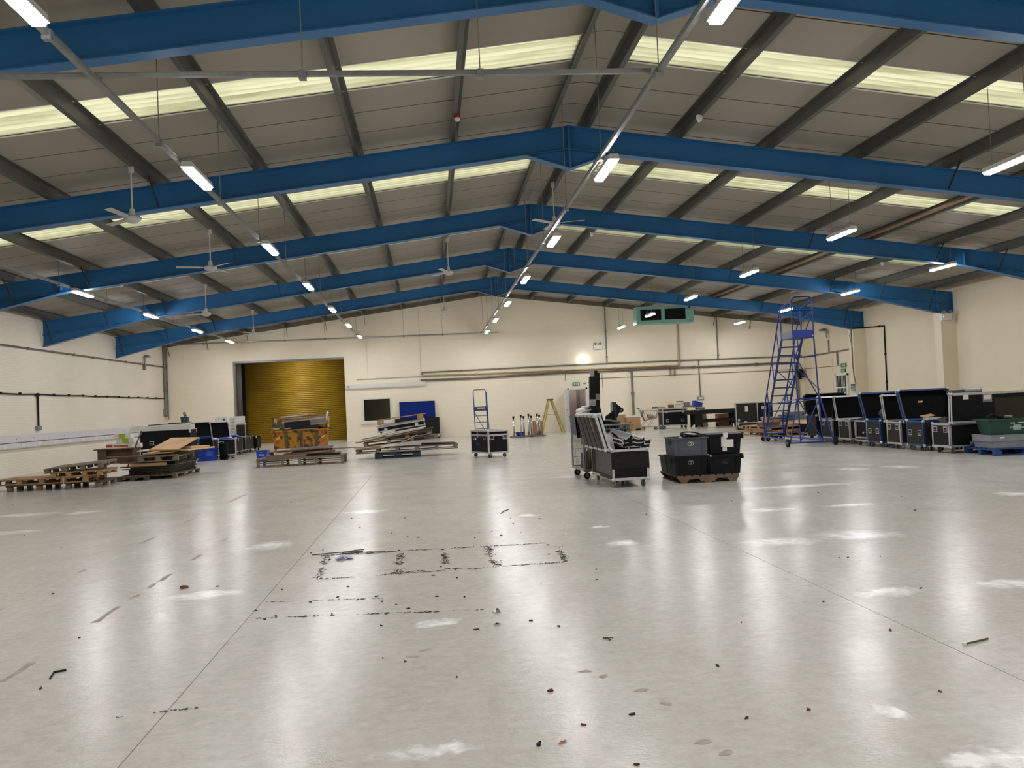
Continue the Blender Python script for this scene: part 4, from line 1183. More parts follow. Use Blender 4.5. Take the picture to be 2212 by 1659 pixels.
# ---- yellow skip full of scrap timber
def skip_material():
    m = mat('rusty_yellow_skip', '9c6f1e', .65, .1, .25, 6, .25, 30, tint='4c3416')
    e = [n for n in m.node_tree.nodes if n.type == 'VALTORGB'][0].color_ramp.elements
    e[0].position, e[1].position = .40, .54
    return m
m_skip = skip_material()
m_rust = mat('rust_stained_rib', '5a4a30', .7, .1, .35, 9)
sk = thing('waste_skip', 'battered yellow steel skip piled with scrap boards before the shutter', 'skip', (-4.98, 32.75, 0), R(6))
s = MB()
# walls: (low front, tall sides and back), tapered to the base
fx, bxw, dy = 1.02, .94, .72
def quadslab(mb, p, t):
    a, b, c, d = [Vector(q) for q in p]
    n = (b - a).cross(d - a).normalized() * t
    mb.add([a, b, c, d, a + n, b + n, c + n, d + n], [(0, 1, 2, 3), (7, 6, 5, 4), (0, 4, 5, 1), (1, 5, 6, 2), (2, 6, 7, 3), (3, 7, 4, 0)])
quadslab(s, [(-bxw, -dy, .03), (bxw, -dy, .03), (fx, -dy - .05, .80), (-fx, -dy - .05, .80)], .02)
quadslab(s, [(bxw, dy, .03), (-bxw, dy, .03), (-fx, dy + .05, 1.2), (fx, dy + .05, 1.2)], .02)
quadslab(s, [(-bxw, dy, .03), (-bxw, -dy, .03), (-fx, -dy - .05, .82), (-fx, dy + .05, 1.2)], .02)
quadslab(s, [(bxw, -dy, .03), (bxw, dy, .03), (fx, dy + .05, 1.2), (fx, -dy - .05, .82)], .02)
s.box(-bxw, bxw, -dy, dy, .0, .04)
s.build('body', m_skip, sk)
MB().box(-fx - .05, fx + .05, -dy - .12, -dy - .02, .745, .81).build('front_rim', m_skip, sk)
MB().bar((-fx, -dy - .05, .82), (-fx, dy + .05, 1.22), .08, .06).build('side_rim', m_skip, sk); MB().bar((fx, -dy - .05, .82), (fx, dy + .05, 1.22), .08, .06).build('side_rim', m_skip, sk)
for x in (-.52, 0.02, .58):
    MB().bar((x * .97, -dy - .02, .05), (x, -dy - .075, .74), .10 if x else .06, .05, (0, 1, 0)).build('rib', m_rust, sk)
for sx in (-1, 1):
    MB().tube((sx * (fx + .0), -dy + .1, .80), (sx * (fx + .13), -dy + .1, .80), .035, 10).build('lifting_lug', m_rust, sk)
    for z in (.30, .45, .60):
        MB().add([(sx * .82 - .07, 0, z), (sx * .82 + .07, 0, z + .07), (sx * .82 + .07, 0, z + .15), (sx * .82 - .07, 0, z + .08)], [(0, 1, 2, 3)]).build('hazard_stripe', mat('hazard_red', 'c0392f', .5, 0, .05) if z != .45 else mat('hazard_yellow', 'd9b23a', .5, 0, .05), sk, (0, -dy - .045, 0), (R(3.7), 0, 0))
# hanging angle posts at the left end
sc = [('black board leaning in the front of the skip', (-5.0, 31.92, .86), (.95, .04, .28), (R(-20), R(-3), 0), m_blk),
      ('second black board overlapping the first in the skip', (-4.72, 31.86, .80), (.98, .04, .16), (R(-12), R(-1), 0), m_blk),
      ('grey-blue laminated board across the skip', (-4.75, 32.05, .92), (1.6, .04, .34), (R(-18), R(-5), 0), mat('grey_blue_laminate', '5d646d', .5)),
      ('pale timber edge along the top of the grey board', (-4.78, 32.12, 1.12), (1.62, .05, .07), (0, R(-5), 0), m_ply),
      ('brown weathered plank high in the skip', (-4.85, 32.5, 1.20), (1.15, .18, .05), (0, R(-3), R(4)), m_woodd),
      ('dark plank lying under the top boards in the skip', (-4.95, 32.4, 1.13), (1.3, .14, .06), (R(-10), R(-4), R(-6)), m_woodg),
      ('white painted board on top of the skip load', (-5.2, 32.55, 1.30), (.98, .12, .05), (0, R(-3.5), R(3)), m_whboard),
      ('long pale batten on top of the skip load', (-5.15, 32.7, 1.27), (1.4, .08, .04), (0, R(-5), R(-2)), m_ply),
      ('dark board sloping down to the right of the skip', (-4.3, 32.7, 1.28), (.8, .2, .03), (0, R(4), R(-4)), m_woodd),
      ('upright white offcut at the right end of the skip', (-4.03, 32.5, 1.05), (.05, .3, .38), (R(5), R(14), 0), m_white),
      ('brown offcut at the right end of the skip', (-4.25, 32.3, 1.14), (.45, .1, .06), (0, R(-4), R(8)), m_ply),
      ('upright dark post at the left end of the skip', (-5.9, 32.1, .85), (.08, .06, .45), (0, R(-3), 0), m_woodd),
      ('upright pale post at the left end of the skip', (-5.82, 32.2, .83), (.05, .05, .42), (0, R(2), 0), m_ply),
      ('bent brown board at the left of the skip', (-5.65, 32.15, .90), (.4, .05, .26), (R(-15), R(-30), 0), m_woodd),
      ('small yellow offcut at the left rim of the skip', (-5.78, 31.98, .84), (.2, .08, .06), (0, 0, R(5)), m_ply2),
      ('grey board buried at the back of the skip', (-4.95, 32.9, 1.05), (1.5, .5, .1), (R(5), R(-2), 0), m_woodg)]
for lab, loc, d, rot, m_ in sc:
    sheet('scrap_board', lab, loc, d, rot, m_, 'board', 'scrap boards in the skip')
fillb = thing('scrap_heap', 'dark heap of small rubble and offcuts filling the skip', 'rubble', (-4.98, 32.8, .3)); tag(fillb, kind='stuff')
f = MB()
for i in range(90):
    f.cbox((0, 0, 0), (random.uniform(.1, .4), random.uniform(.05, .2), random.uniform(.03, .12)), Matrix.Translation((random.uniform(-.75, .75), random.uniform(-.5, .5), random.uniform(0, .55))) @ Euler((random.random(), random.random(), random.random() * 6)).to_matrix().to_4x4())
f.build('offcuts', m_woodd, fillb)

# ---- long crate-pallet with boards in front of the skip
pt = thing('long_pallet', 'long grey double-deck pallet in front of the skip', 'pallet', (-3.62, 23.85, 0), R(.5), 'wooden pallets')
for x in (-1.13, -.48, -.02, .42, 1.12):
    for y in (-.45, .45):
        bx('post', pt, (.07, .09, .20), (x, y, .10), m_woodg)
for y in (-.47, .47):
    for z, h in ((.195, .025), (.105, .03)):
        bx('rail', pt, (2.33, .03, h), (0, y, z), m_woodg)
for k in range(7):
    bx('deck_board', pt, (2.33, .115, .022), (random.uniform(-.02, .02), -.43 + k * .143, .22), m_woodg)
for lab, loc, d, rot, m_ in [('broad grey plank at the front left of the long pallet', (-4.0, 23.55, .233), (1.1, .14, .07), R(1), m_woodg), ('black board lying on the long pallet', (-3.05, 23.9, .233), (.9, .8, .05), R(4), m_blk), ('brown boards bundle lying across the long pallet', (-3.45, 23.7, .305), (1.25, .4, .05), (0, R(-2.5), R(-3)), m_board), ('thin brown board on the bundle', (-3.35, 23.75, .36), (1.1, .3, .03), (0, R(-3), R(5)), m_woodd), ('small upright brown block on the left of the long pallet', (-4.40, 23.7, .25), (.10, .05, .16), (0, R(-25), 0), m_woodd), ('grey frame piece at the right of the long pallet', (-2.95, 23.6, .285), (.5, .05, .10), R(2), m_woodg), ('yellow offcut at the right of the long pallet', (-2.90, 23.55, .235), (.12, .06, .05), 0, m_ply2), ('pale long board lying under the blue panel', (-3.75, 23.8, .395), (1.4, .5, .03), (0, R(-1.5), R(2)), m_board)]:
    sheet('scrap_board', lab, loc, d, rot, m_, 'board', 'boards on the long pallet')
bp_ = thing('blue_faced_panel', 'pale blue faced board with a white end on the long pallet', 'board', (-3.52, 23.75, .432), (R(-2), R(-1.6), R(2)))
bx('face', bp_, (1.1, .62, .03), (.18, 0, .03), mat('pale_blue_laminate', '67799f', .5, 0, .08)); bx('bare_end', bp_, (.36, .62, .03), (-.55, 0, .03), m_whboard); bx('backing', bp_, (1.46, .62, .03), (0, 0, 0), m_board)
sheet('plank', 'long thin plank reaching from the long pallet to the next pile', (-2.35, 24.45, .36), (1.7, .10, .022), (0, R(.5), R(4)), m_board, 'plank')
sv = thing('wood_shavings', 'scatter of brown wood chips on the floor at the long pallet', 'wood chips', (-3.98, 23.2, 0)); tag(sv, kind='stuff')
f = MB()
for i in range(70):
    f.cbox((0, 0, 0), (random.uniform(.02, .05), random.uniform(.01, .03), .008), Matrix.Translation((random.gauss(0, .16), random.gauss(0, .12), .006)) @ Euler((0, 0, random.random() * 6)).to_matrix().to_4x4())
f.build('chips', m_wood, sv)

# ---- leaning pile of pallets and boards on a blue plastic pallet
pb = thing('plastic_pallet', 'dark blue plastic pallet under the leaning timber pile', 'pallet', (-1.05, 25.05, 0), R(2))
m_pbl = mat('dark_blue_plastic', '16283f', .5, 0, .2, 8)
bx('deck', pb, (1.32, 1.0, .04), (0, 0, .125), m_pbl); bx('skid', pb, (1.32, .12, .03), (0, -.43, .016), m_pbl); bx('skid', pb, (1.32, .12, .03), (0, .43, .016), m_pbl)
for x in (-.55, 0, .55):
    for y in (-.43, .43):
        bx('foot', pb, (.22, .14, .075), (x, y, .068), m_pbl)
lpal = pallet('three metre long grey pallet across the blue plastic one', (-.76, 25.1, .175), (0, R(-.6), R(0)), 2.96, .95, .13, 5, 6, 2, m_woodg, m_woodg)
for lab, loc, d, rot, m_ in [('dark sheet lying on the right end of the long grey pallet', (.15, 25.2, .325), (1.0, .8, .03), (0, R(1), R(3)), m_blk), ('pale plank at the left of the long grey pallet', (-1.85, 24.62, .325), (.85, .08, .03), (0, R(-1.5), R(2)), m_whboard), ('second pale plank at the left of the long grey pallet', (-1.80, 24.62, .29), (.78, .05, .03), (0, R(-1.5), R(1)), m_ply2)]:
    sheet('scrap_board', lab, loc, d, rot, m_, 'board', 'boards in the leaning pile')
pallet('weathered pallet tilted in the middle of the leaning pile', (-.95, 25.1, .43), (R(0), R(-4.0), R(2)), 2.15, .9, .12, 6, 4, 3, m_woodg, m_woodg)
pallet('small dark pallet under the white boards of the leaning pile', (-.72, 25.1, .57), (0, R(-6), R(-2)), 1.4, .9, .11, 6, 3, 3, m_woodd, m_woodg)
for lab, loc, d, rot, m_ in [('brown board sticking out left under the white boards', (-1.35, 24.8, .60), (1.8, .4, .028), (0, R(-8.5), R(2)), m_board), ('orange-brown board end at the far left of the leaning pile', (-1.75, 24.75, .53), (.75, .3, .025), (0, R(-6), R(0)), m_ply), ('long white board tilted through the leaning pile', (-1.12, 24.9, .715), (1.88, .5, .035), (0, R(-8.0), R(0)), m_white), ('second white board under the long white board', (-1.15, 24.9, .675), (1.8, .5, .03), (0, R(-8.3), R(1)), m_whboard), ('brown backing board behind the white boards', (-.70, 25.0, .69), (1.45, .5, .028), (0, R(-9), R(-1)), m_woodd)]:
    sheet('scrap_board', lab, loc, d, rot, m_, 'board', 'boards in the leaning pile')
fcl = flight_case('shallow black flight case tilted near the top of the leaning pile', (-.90, 25.0, .79), (0, R(-6.6), R(1)), 1.38, .5, .14, m_alu, m_lam, .05, 'closed', .03, 0, (), None, 'flight_case', None, .022, None, None, None, [('y', -.45, .03), ('y', .45, .05)])
tp = thing('pallet_section', 'broken brown pallet end topping the leaning pile', 'pallet', (-.9, 25.0, 1.02), (0, R(-5.6), 0), 'wooden pallets')
bx('top_board', tp, (1.46, .12, .025), (0, -.1, .155), m_wood); bx('top_board', tp, (1.46, .12, .025), (0, .15, .155), m_wood); bx('block', tp, (.18, .13, .13), (-.60, -.1, .078), m_wood); bx('block', tp, (.18, .13, .13), (.56, -.1, .078), m_wood)
sheet('plank', 'thin pale lath leaning diagonally on the leaning pile', (-.88, 24.58, .44), (.95, .025, .02), (0, R(-24), 0), m_ply2, 'stick')
rl = thing('white_roll', 'rolled white sheeting stuffed in the right of the leaning pile', 'roll', (.0, 25.15, .55)); MB().tube((-.25, 0, -.02), (.2, 0, .03), .05, 12).build('roll_body', m_white, rl); MB().tube((.2, 0, .03), (.23, 0, .03), .035, 12).build('roll_end', m_dgalv, rl)
rl2 = thing('white_roll', 'second white roll showing in the middle of the leaning pile', 'roll', (-1.25, 25.0, .60)); MB().tube((-.35, 0, -.03), (.45, 0, .04), .04, 12).build('roll_body', m_white, rl2); MB().tube((.45, 0, .04), (.47, 0, .04), .03, 12).build('roll_end', m_dgalv, rl2)

# ---- panels leaning on the back wall
lp2 = thing('display_screen', 'royal blue display panel leaning on the back wall beside the window', 'panel', (-.66, YB - .28, 0), (R(-6), 0, 0)); bx('face', lp2, (1.60, .03, 1.70), (0, 0, .85), mat('blue_felt', '0b2672', .85, 0, .06, spec=.2)); MB().box(-.81, .81, -.02, .02, 1.70, 1.72).box(-.81, -.80, -.02, .02, 0, 1.72).box(.80, .81, -.02, .02, 0, 1.72).build('edging', m_black, lp2)
lp3 = thing('black_board', 'black board leaning in front of the blue panel', 'panel', (-.68, YB - .5, 0), (R(-11), 0, 0)); bx('face', lp3, (2.02, .03, .97), (0, 0, .485), m_blk); bx('back_rail', lp3, (2.0, .03, .06), (0, .03, .9), m_woodd)

# ================================================================== CENTRE
fc1 = flight_case('black flight case with silver trim standing alone mid floor', (1.53, 22.95, 0), R(21.5), .60, 1.10, .60 - .0, m_alu, m_lam, .12, None, .1, 0, [('y', -.2, .42), ('y', .2, .42), ('x', -.32, .42), ('x', .32, .42)], None, 'flight_case', None, .034)
# closed lid with double silver band
l1 = MB().box(-.30, .30, -.55, .55, .60, .72).build('lid', m_lam, fc1)
MB().box(-.306, .306, -.556, -.545, .575, .625).box(-.306, .306, .545, .556, .575, .625).box(-.306, -.296, -.556, .556, .575, .625).box(.296, .306, -.556, .556, .575, .625).box(-.306, .306, -.556, -.53, .70, .726).box(-.306, .306, .53, .556, .70, .726).box(-.306, -.28, -.556, .556, .70, .726).box(.28, .306, -.556, .556, .70, .726).build('lid_trim', m_alu, l1)
for sx in (-1, 1):
    for sy in (-1, 1):
        obj('lid_corner', _ball['b'], l1, (sx * .29, sy * .54, .715))
bx('white_tie', fc1, (.004, .018, .14), (-.308, .08, .60), m_white); bx('paper_tag', fc1, (.004, .06, .07), (-.31, .22, .50), m_white)
# scrawled blue mark on the left face
sc_ = MB(); sc_.path([(-.31, .20, .36), (-.31, .14, .40), (-.31, .10, .33), (-.31, .04, .38), (-.31, .0, .34), (-.31, -.06, .36)], .008, 5); sc_.build('scrawled_mark', m_blueplas, fc1)

# ---- small blue mobile steps behind the case
st = thing('mobile_steps', 'small blue mobile steps with tall handrail behind the lone case', 'steps', (2.05, 35.6, 0), R(2))
for s in (-1, 1):
    MB().path([(s * .27, -.15, .02), (s * .26, .0, 1.25), (s * .27, .1, 1.95)], .022).build('back_post', m_stepblue, st)
    MB().path([(s * .30, -.55, .02), (s * .27, -.1, 1.25)], .02).build('front_post', m_stepblue, st)
    MB().path([(s * .29, -.3, .6), (s * .28, -.05, 1.95)], .018).build('hand_rail', m_stepblue, st)
MB().path([(-.27, .1, 1.93), (-.25, .1, 2.03), (-.20, .1, 2.07), (.20, .1, 2.07), (.25, .1, 2.03), (.27, .1, 1.93)], .02).build('top_hoop', m_darkpipe, st)
bx('top_platform', st, (.54, .3, .03), (0, -.15, 1.24), m_stepblue); fpl = bx('front_board', st, (.54, .02, .18), (0, -.31, 1.26), m_stepblue); bx('yellow_label', fpl, (.32, .004, .08), (0, -.012, .02), mat('yellow_label', 'b9a93f', .5, 0, .08))
for i, z in enumerate((.15, .42, .69, .96)):
    bx('tread', st, (.50, .16, .025), (0, -.52 + .12 * i, z), m_stepblue)
MB().tube((-.25, -.05, 1.1), (.27, -.1, .1), .014, 6).build('brace', m_stepblue, st)
for s in (-1, 1): caster(st, (s * .28, .1, 0), .09)

# ---- queue posts standing on a flat pallet
pallet('flat low pallet carrying chrome barrier posts and a carton', (3.95, 35.0, 0), R(2), 1.42, .8, .05, 6, 4, 3, m_woodg, m_woodg, False)
for i, (x, y, hh) in enumerate([(3.35, 34.75, .83), (3.66, 34.72, .88), (3.81, 35.05, .82), (3.98, 34.72, .90), (4.13, 35.1, .82), (4.34, 34.74, .89), (4.47, 35.05, .83)]):
    p = thing('barrier_post', 'chrome barrier post on the flat pallet, %s from the left' % TH[i], 'post', (x, y, .053), R(i * 9), 'chrome barrier posts')
    MB().tube((0, 0, 0), (0, 0, hh - .08), .034, 12).build('tube', m_chrome, p, smooth=True)
    MB().tube((0, 0, hh - .09), (0, 0, hh), .042, 12).build('belt_head', m_black, p); MB().tube((0, 0, 0), (0, 0, .02), .06, 12).build('foot', m_dgalv, p)
carton('plain brown carton behind the barrier posts', (4.42, 35.28, .053), R(2), (.40, .3, .57))
bbx = thing('blue_tub', 'small blue plastic tub lying between the barrier posts', 'tub', (3.62, 35.1, .053), R(3)); MB().tub(.12, .1, .17, .13, 0, .15, .006, .012).build('body', m_blueplas, bbx); bx('label_patch', bbx, (.1, .003, .05), (0, -.12, .08), mat('mid_blue_plastic', '3a62c4'))
sheet('plywood_sheet', 'narrow tapered plywood offcut leaning behind the posts', (4.02, 35.3, .06), (.10, .03, .66), (0, R(8), 0), m_ply2, 'board')

# ---- yellow A-frame ladder
m_yel = mat('paint_spattered_yellow', '9c8a26', .5, 0, .15, 14, tint='b3a860')
la = thing('step_ladder', 'yellow paint-spattered step ladder by the open white door', 'ladder', (5.30, 37.45, 0), R(6))
for y in (-.22, .22):
    MB().bar((-.07, y * .7, 1.5), (-.47, y, 0), .04, .10, (0, 1, 0)).build('stile', m_yel, la); MB().bar((.05, y * .7, 1.5), (.57, y, 0), .04, .12, (0, 1, 0)).build('stile', m_yel, la)
for i in range(5):
    f_ = (i + .7) / 5.6
    x = .57 + (.05 - .57) * f_; w = .44 + (.31 - .44) * f_
    bx('tread', la, (.08, w, .025), (x, 0, 1.5 * f_), m_yel)
    bx('rear_rung', la, (.03, w, .025), (-.47 + .4 * f_, 0, 1.5 * f_), m_yel)
bx('top_cap', la, (.24, .34, .05), (0, 0, 1.52), mat('grey_ladder_cap', '5a544a', .6))
MB().path([(-.24, -.18, .86), (.05, -.19, .82), (.28, -.2, .86)], .014).build('spreader', m_dgalv, la)

# ---- long flight case with aluminium channels, lid folded to the left
T = flight_case('open flight case full of aluminium channel, wrapped in black film', (3.10, 13.98, 0), R(90), 1.55, .60, .49, m_alu, m_lam, .12, 'open', .095, 105, (), None, 'flight_case', None, .036, mat('grey_rubber', '5a5c5f', .6), None, m_lamb)
T.rotation_euler = (0, 0, R(91))
lo = [c for c in T.children if c.name.startswith('lid')][0]
for x in (-.55, -.2, .15, .5):
    bx('lid_strap', lo, (.05, .59, .004), (x, -.30, .098), m_lam)
lbp = bx('lid_label', lo, (.05, .22, .004), (-.32, -.42, .0985), mat('aged_label', '9c947c', .6))
m_film = mat('black_stretch_film', '050608', .28, 0, .3, 9, .6, 14, .3, (1, 1, 5))
fw = MB(); fw.box(-.785, -.778, -.306, .306, .30, .56); fw.box(-.785, .40, .302, .309, .20, .55); fw.box(-.785, .2, -.309, -.302, .28, .55)
fw.build('film_wrap', m_film, T)
bx('side_sheet', T, (.9, .004, .34), (-.33, .305, .30), m_lamb)
m_wpost = m_white
chm = None
def channel_mesh():
    """curved aluminium channel with lips: cross-section swept along y"""
    n = 9; R0, R1 = .16, .105
    out = []
    a0, a1 = R(-125), R(-55)
    poly = []
    for i in range(n):
        a = a0 + (a1 - a0) * i / (n - 1); poly.append((R0 * math.cos(a), R0 * math.sin(a)))
    for i in range(n):
        a = a1 + (a0 - a1) * i / (n - 1); poly.append(((R0 - .010) * math.cos(a), (R0 - .010) * math.sin(a)))
    b = MB()
    # strip pieces keep the profile convex per piece
    for i in range(n - 1):
        q = [poly[i], poly[i + 1], poly[2 * n - 2 - i], poly[2 * n - 1 - i]]
        b.prism(q, 'y', 0, 1.5)
    poly2 = [(x, y + .055) for x, y in poly]
    for i in range(n - 1):
        q = [poly2[i], poly2[i + 1], poly2[2 * n - 2 - i], poly2[2 * n - 1 - i]]
        b.prism(q, 'y', 0, 1.5)
    for a in (a0, a1):
        x, z = R0 * math.cos(a), R0 * math.sin(a)
        b.box(x - .006, x + .006, 0, 1.5, z - .004, z + .06)
        b.box(x - .016, x + .016, 0, 1.5, z + .05, z + .06)
    return b.mesh('channel_body', m_alu)
chm = channel_mesh()
chin = MB().prism([(-.088, -.128), (-.045, -.148), (.045, -.148), (.088, -.128), (.084, -.088), (.045, -.106), (-.045, -.106), (-.084, -.088)], 'y', -.003, 1.49).mesh('dark_core', m_black)
for i, (x, z, a) in enumerate([(2.98 + .06, .80, 24), (3.04, .865, 30), (3.11, .80, 0), (3.11, .865, 2), (3.27, .795, 0), (3.28, .86, -2), (3.37, .77, -8), (3.40, .835, -12), (3.20, .74, 0)]):
    t = thing('aluminium_channel', 'curved aluminium channel lying in the open case, %s from the left' % TH[i], 'metal channel', (x, 13.22, z), (R(1.6), R(-a), R(-1)), 'aluminium channels in the case')
    obj('channel_body', chm, t); obj('dark_core', chin, t)
wc = thing('white_sheet', 'curved pale grey plastic sheet standing inside the open case', 'sheet', (2.93, 13.7, .2), (0, R(-8), 0))
b = MB(); n = 8
vs, fs = [], []
for i in range(n + 1):
    a = R(-40 + 80 * i / n)
    for z in (0, .66): vs.append((.13 * math.sin(a), -.13 * math.cos(a), z))
for i in range(n): fs.append((2 * i, 2 * i + 2, 2 * i + 3, 2 * i + 1))
b.add(vs, fs).build('sheet_body', m_whboard, wc, smooth=True)
MB().bar((.08, -.14, .66), (.40, .1, .36), .03, .02).build('strap', m_black, wc)

# ---- wire mesh cage trolley behind it
cg = thing('mesh_trolley', 'grey wire mesh cage trolley loaded with black stand parts', 'trolley', (3.08, 15.45, 0), R(2))
X0, X1, Y0, Y1, Z0, Z1 = -.42, .45, -.52, .50, .20, .95
MB().box(X0, X1, Y0, Y1, Z0 - .06, Z0 - .03).build('base_plate', m_galv, cg)
for a, b_ in [((X0, Y0), (X1, Y0)), ((X0, Y1), (X1, Y1)), ((X0, Y0), (X0, Y1)), ((X1, Y0), (X1, Y1))]:
    MB().tube((*a, Z0 - .03), (*b_, Z0 - .03), .022, 8).build('base_rail', m_galv, cg)
    MB().tube((*a, Z1), (*b_, Z1), .02, 8).build('top_rail', m_galv, cg)
    MB().tube((*a, Z1 - .07), (*b_, Z1 - .07), .008, 6).build('wire', m_galv, cg)
for x in (X0, X1):
    for y in (Y0, Y1):
        MB().tube((x, y, Z0 - .06), (x, y, Z1 + .01), .02, 8).build('corner_post', m_galv, cg)
wv = MB().tube((0, 0, Z0), (0, 0, Z1), .0035, 5).mesh('wire', m_galv)
for i in range(1, 14):
    f_ = i / 14
    obj('wire', wv, cg, (X0 + (X1 - X0) * f_, Y0, 0)); obj('wire', wv, cg, (X0 + (X1 - X0) * f_, Y1, 0))
    obj('wire', wv, cg, (X0, Y0 + (Y1 - Y0) * f_, 0)); obj('wire', wv, cg, (X1, Y0 + (Y1 - Y0) * f_, 0))
for z in (.35, .5, .65, .8):
    for a, b_ in [((X0, Y0), (X1, Y0)), ((X0, Y1), (X1, Y1)), ((X0, Y0), (X0, Y1)), ((X1, Y0), (X1, Y1))]:
        MB().tube((*a, z), (*b_, z), .004, 5).build('wire', m_galv, cg)
for x in (X0 + .06, X1 - .06):
    for y in (Y0 + .08, Y1 - .08):
        caster(cg, (x, y, 0), .14, m_rubber, R(15))
# contents of the cage
def loose(name, label, cat, loc, rot, parts):
    t = thing(name, label, cat, loc, rot)
    for pn, mb, m_ in parts: mb.build(pn, m_, t)
    return t
m_gun = mat('gunmetal_post', '2a2c30', .4, .3, .2, 10)
for i, (x, y, rot, h0, lab) in enumerate([(2.91, 15.3, 2.0, 1.74, 'tall black lifting mast standing at the left in the cage trolley'), (3.01, 15.42, 2.2, 1.75, 'taller black lifting mast beside the first in the cage trolley')]):
    t = thing('lifting_mast', lab, 'mast', (x, y, .17), (0, R(rot), 0), 'black masts in the cage')
    q = MB(); q.prism([(-.05, -.06), (.05, -.06), (.05, .06), (.03, .06), (.03, -.03), (-.03, -.03), (-.03, .06), (-.05, .06)], 'z', 0, h0 - (.06 if i == 0 else 0)); q.build('profile', m_black, t)
    bx('silver_tape', t, (.104, .124, .12), (0, 0, 1.20 + .10 * i), m_dgalv if i else mat('grey_tape', '8f9194', .35, .2, .2, 20)); 
    if i == 0: bx('steel_end', t, (.07, .09, .14), (0, 0, h0), m_galv)
    else: bx('end_cap', t, (.06, .1, .06), (-.02, 0, h0 + .01), m_black)
def wheel_arm(label, loc, rot, L_):
    t = thing('roller_stand', label, 'stand leg', loc, rot, 'stand legs in the cage')
    bx('beam', t, (.085, .06, L_), (0, 0, L_ / 2), m_gun); bx('silver_edge', t, (.03, .065, L_ * .96), (-.045, 0, L_ / 2), m_galv)
    MB().prism([(.03, L_ - .02), (.13, L_ - .10), (.15, L_ - .17), (.10, L_ - .19), (.04, L_ - .3)], 'y', -.02, .02).build('bracket', m_black, t)
    MB().tube((.13, -.025, L_ - .15), (.13, .025, L_ - .15), .045, 14).build('roller', m_black, t); MB().tube((.13, -.028, L_ - .15), (.13, .028, L_ - .15), .012, 8).build('axle', m_galv, t)
    return t
wheel_arm('upright grey stand leg with black roller in the cage', (3.34, 15.3, .62), (0, R(1), 0), .74)
wheel_arm('stand leg with roller lying towards the right rim of the cage', (3.05, 15.3, .62), (0, R(62), 0), .60)
loose('bracket_casting', 'black bracket plate with holes sticking out of the cage', 'bracket', (3.20, 15.25, .70), (0, R(8), 0), [('plate', MB().prism([(-.06, 0), (.10, 0), (.09, .44), (.07, .52), (.03, .50), (-.08, .40)], 'y', -.02, .02), m_black), ('bolt', MB().tube((.0, -.03, .34), (.0, .03, .34), .018, 8), m_galv)])
loose('stand_brace', 'long grey brace leaning diagonally in the cage', 'brace', (3.0, 15.5, .3), (0, 0, 0), [('bar', MB().bar((-.05, .05, .98), (.42, -.1, .30), .05, .08), m_gun), ('silver_edge', MB().bar((-.035, .03, 1.02), (.44, -.12, .34), .05, .015), m_galv)])
loose('black_cover', 'black folded sheet hanging over the middle of the cage', 'sheet', (3.05, 15.35, .92), (0, R(-4), 0), [('sheet_body', MB().prism([(-.18, 0), (.10, 0), (.06, .38), (.0, .44), (-.06, .42)], 'y', -.09, .09), m_rubber), ('fold', MB().cbox((-.05, -.1, .1), (.2, .02, .2)), m_black)])
loose('motor_unit', 'black motor unit with a pale rim resting on the cage', 'motor', (3.20, 15.1, .72), (0, R(10), 0), [('housing', MB().cbox((0, 0, .16), (.26, .2, .28)), m_black), ('rim', MB().cbox((0, -.1, .31), (.28, .03, .03)).cbox((.13, -.1, .2), (.03, .03, .22)), m_dgalv), ('knob', MB().ball((.03, -.11, .12), .03, 1), m_rubber)])
loose('dust_sheet', 'crumpled white dust sheet bundled on the left of the cage', 'sheet', (2.80, 15.5, 1.12), (0, 0, R(5)), [('bundle', MB().ball((0, 0, .10), .13, 2, (1.05, .9, .55)), m_white), ('fold', MB().ball((-.04, -.05, .04), .11, 2, (1.1, .9, .4)), m_white), ('fold', MB().ball((.06, -.02, .17), .08, 2, (1.2, .9, .4)), m_white)])
loose('grey_bin', 'dark grey folded tray leaning over the left rim of the cage', 'tray', (2.78, 15.45, .80), (0, R(-4), 0), [('panel', MB().box(-.17, -.15, -.3, .3, 0, .36), m_grey), ('panel', MB().box(-.17, .14, -.30, -.28, -.05, .36), m_lam), ('rim', MB().bar((-.16, -.29, .36), (.15, -.29, .44), .03, .02), m_galv), ('edge', MB().bar((-.13, -.31, .35), (.05, -.31, .02), .012, .01), m_galv)])
loose('timber_offcut', 'brown timber plank standing in the cage trolley', 'plank', (2.80, 15.15, .18), (0, R(2), 0), [('plank_body', MB().cbox((0, 0, .3), (.03, .1, .6)), m_wood), ('end', MB().cbox((0, 0, .605), (.031, .101, .01)), m_ply)])
loose('grey_shield', 'pale grey plastic shell standing at the left in the cage', 'shell', (2.74, 15.3, .18), (0, 0, 0), [('shell', MB().prism([(-.26, .0), (-.2, .0), (-.12, .42), (.02, .50), (.16, .42), (.18, .66), (-.26, .72)], 'x', -.012, .012), m_dgalv), ('rim', MB().bar((0, -.26, .72), (0, .18, .66), .03, .02), m_galv)])
for i in range(3):
    loose('black_tub', 'black moulded part at the bottom of the cage, %s from the left' % TH[i], 'part', (2.80 + .16 * i, 15.3 - .12 * i, .175), (0, 0, R(6 * i)), [('body', MB().cbox((0, 0, .14), (.16, .4, .28)), m_black), ('ridge', MB().cbox((0, 0, .29), (.1, .3, .03)), m_rubber)])

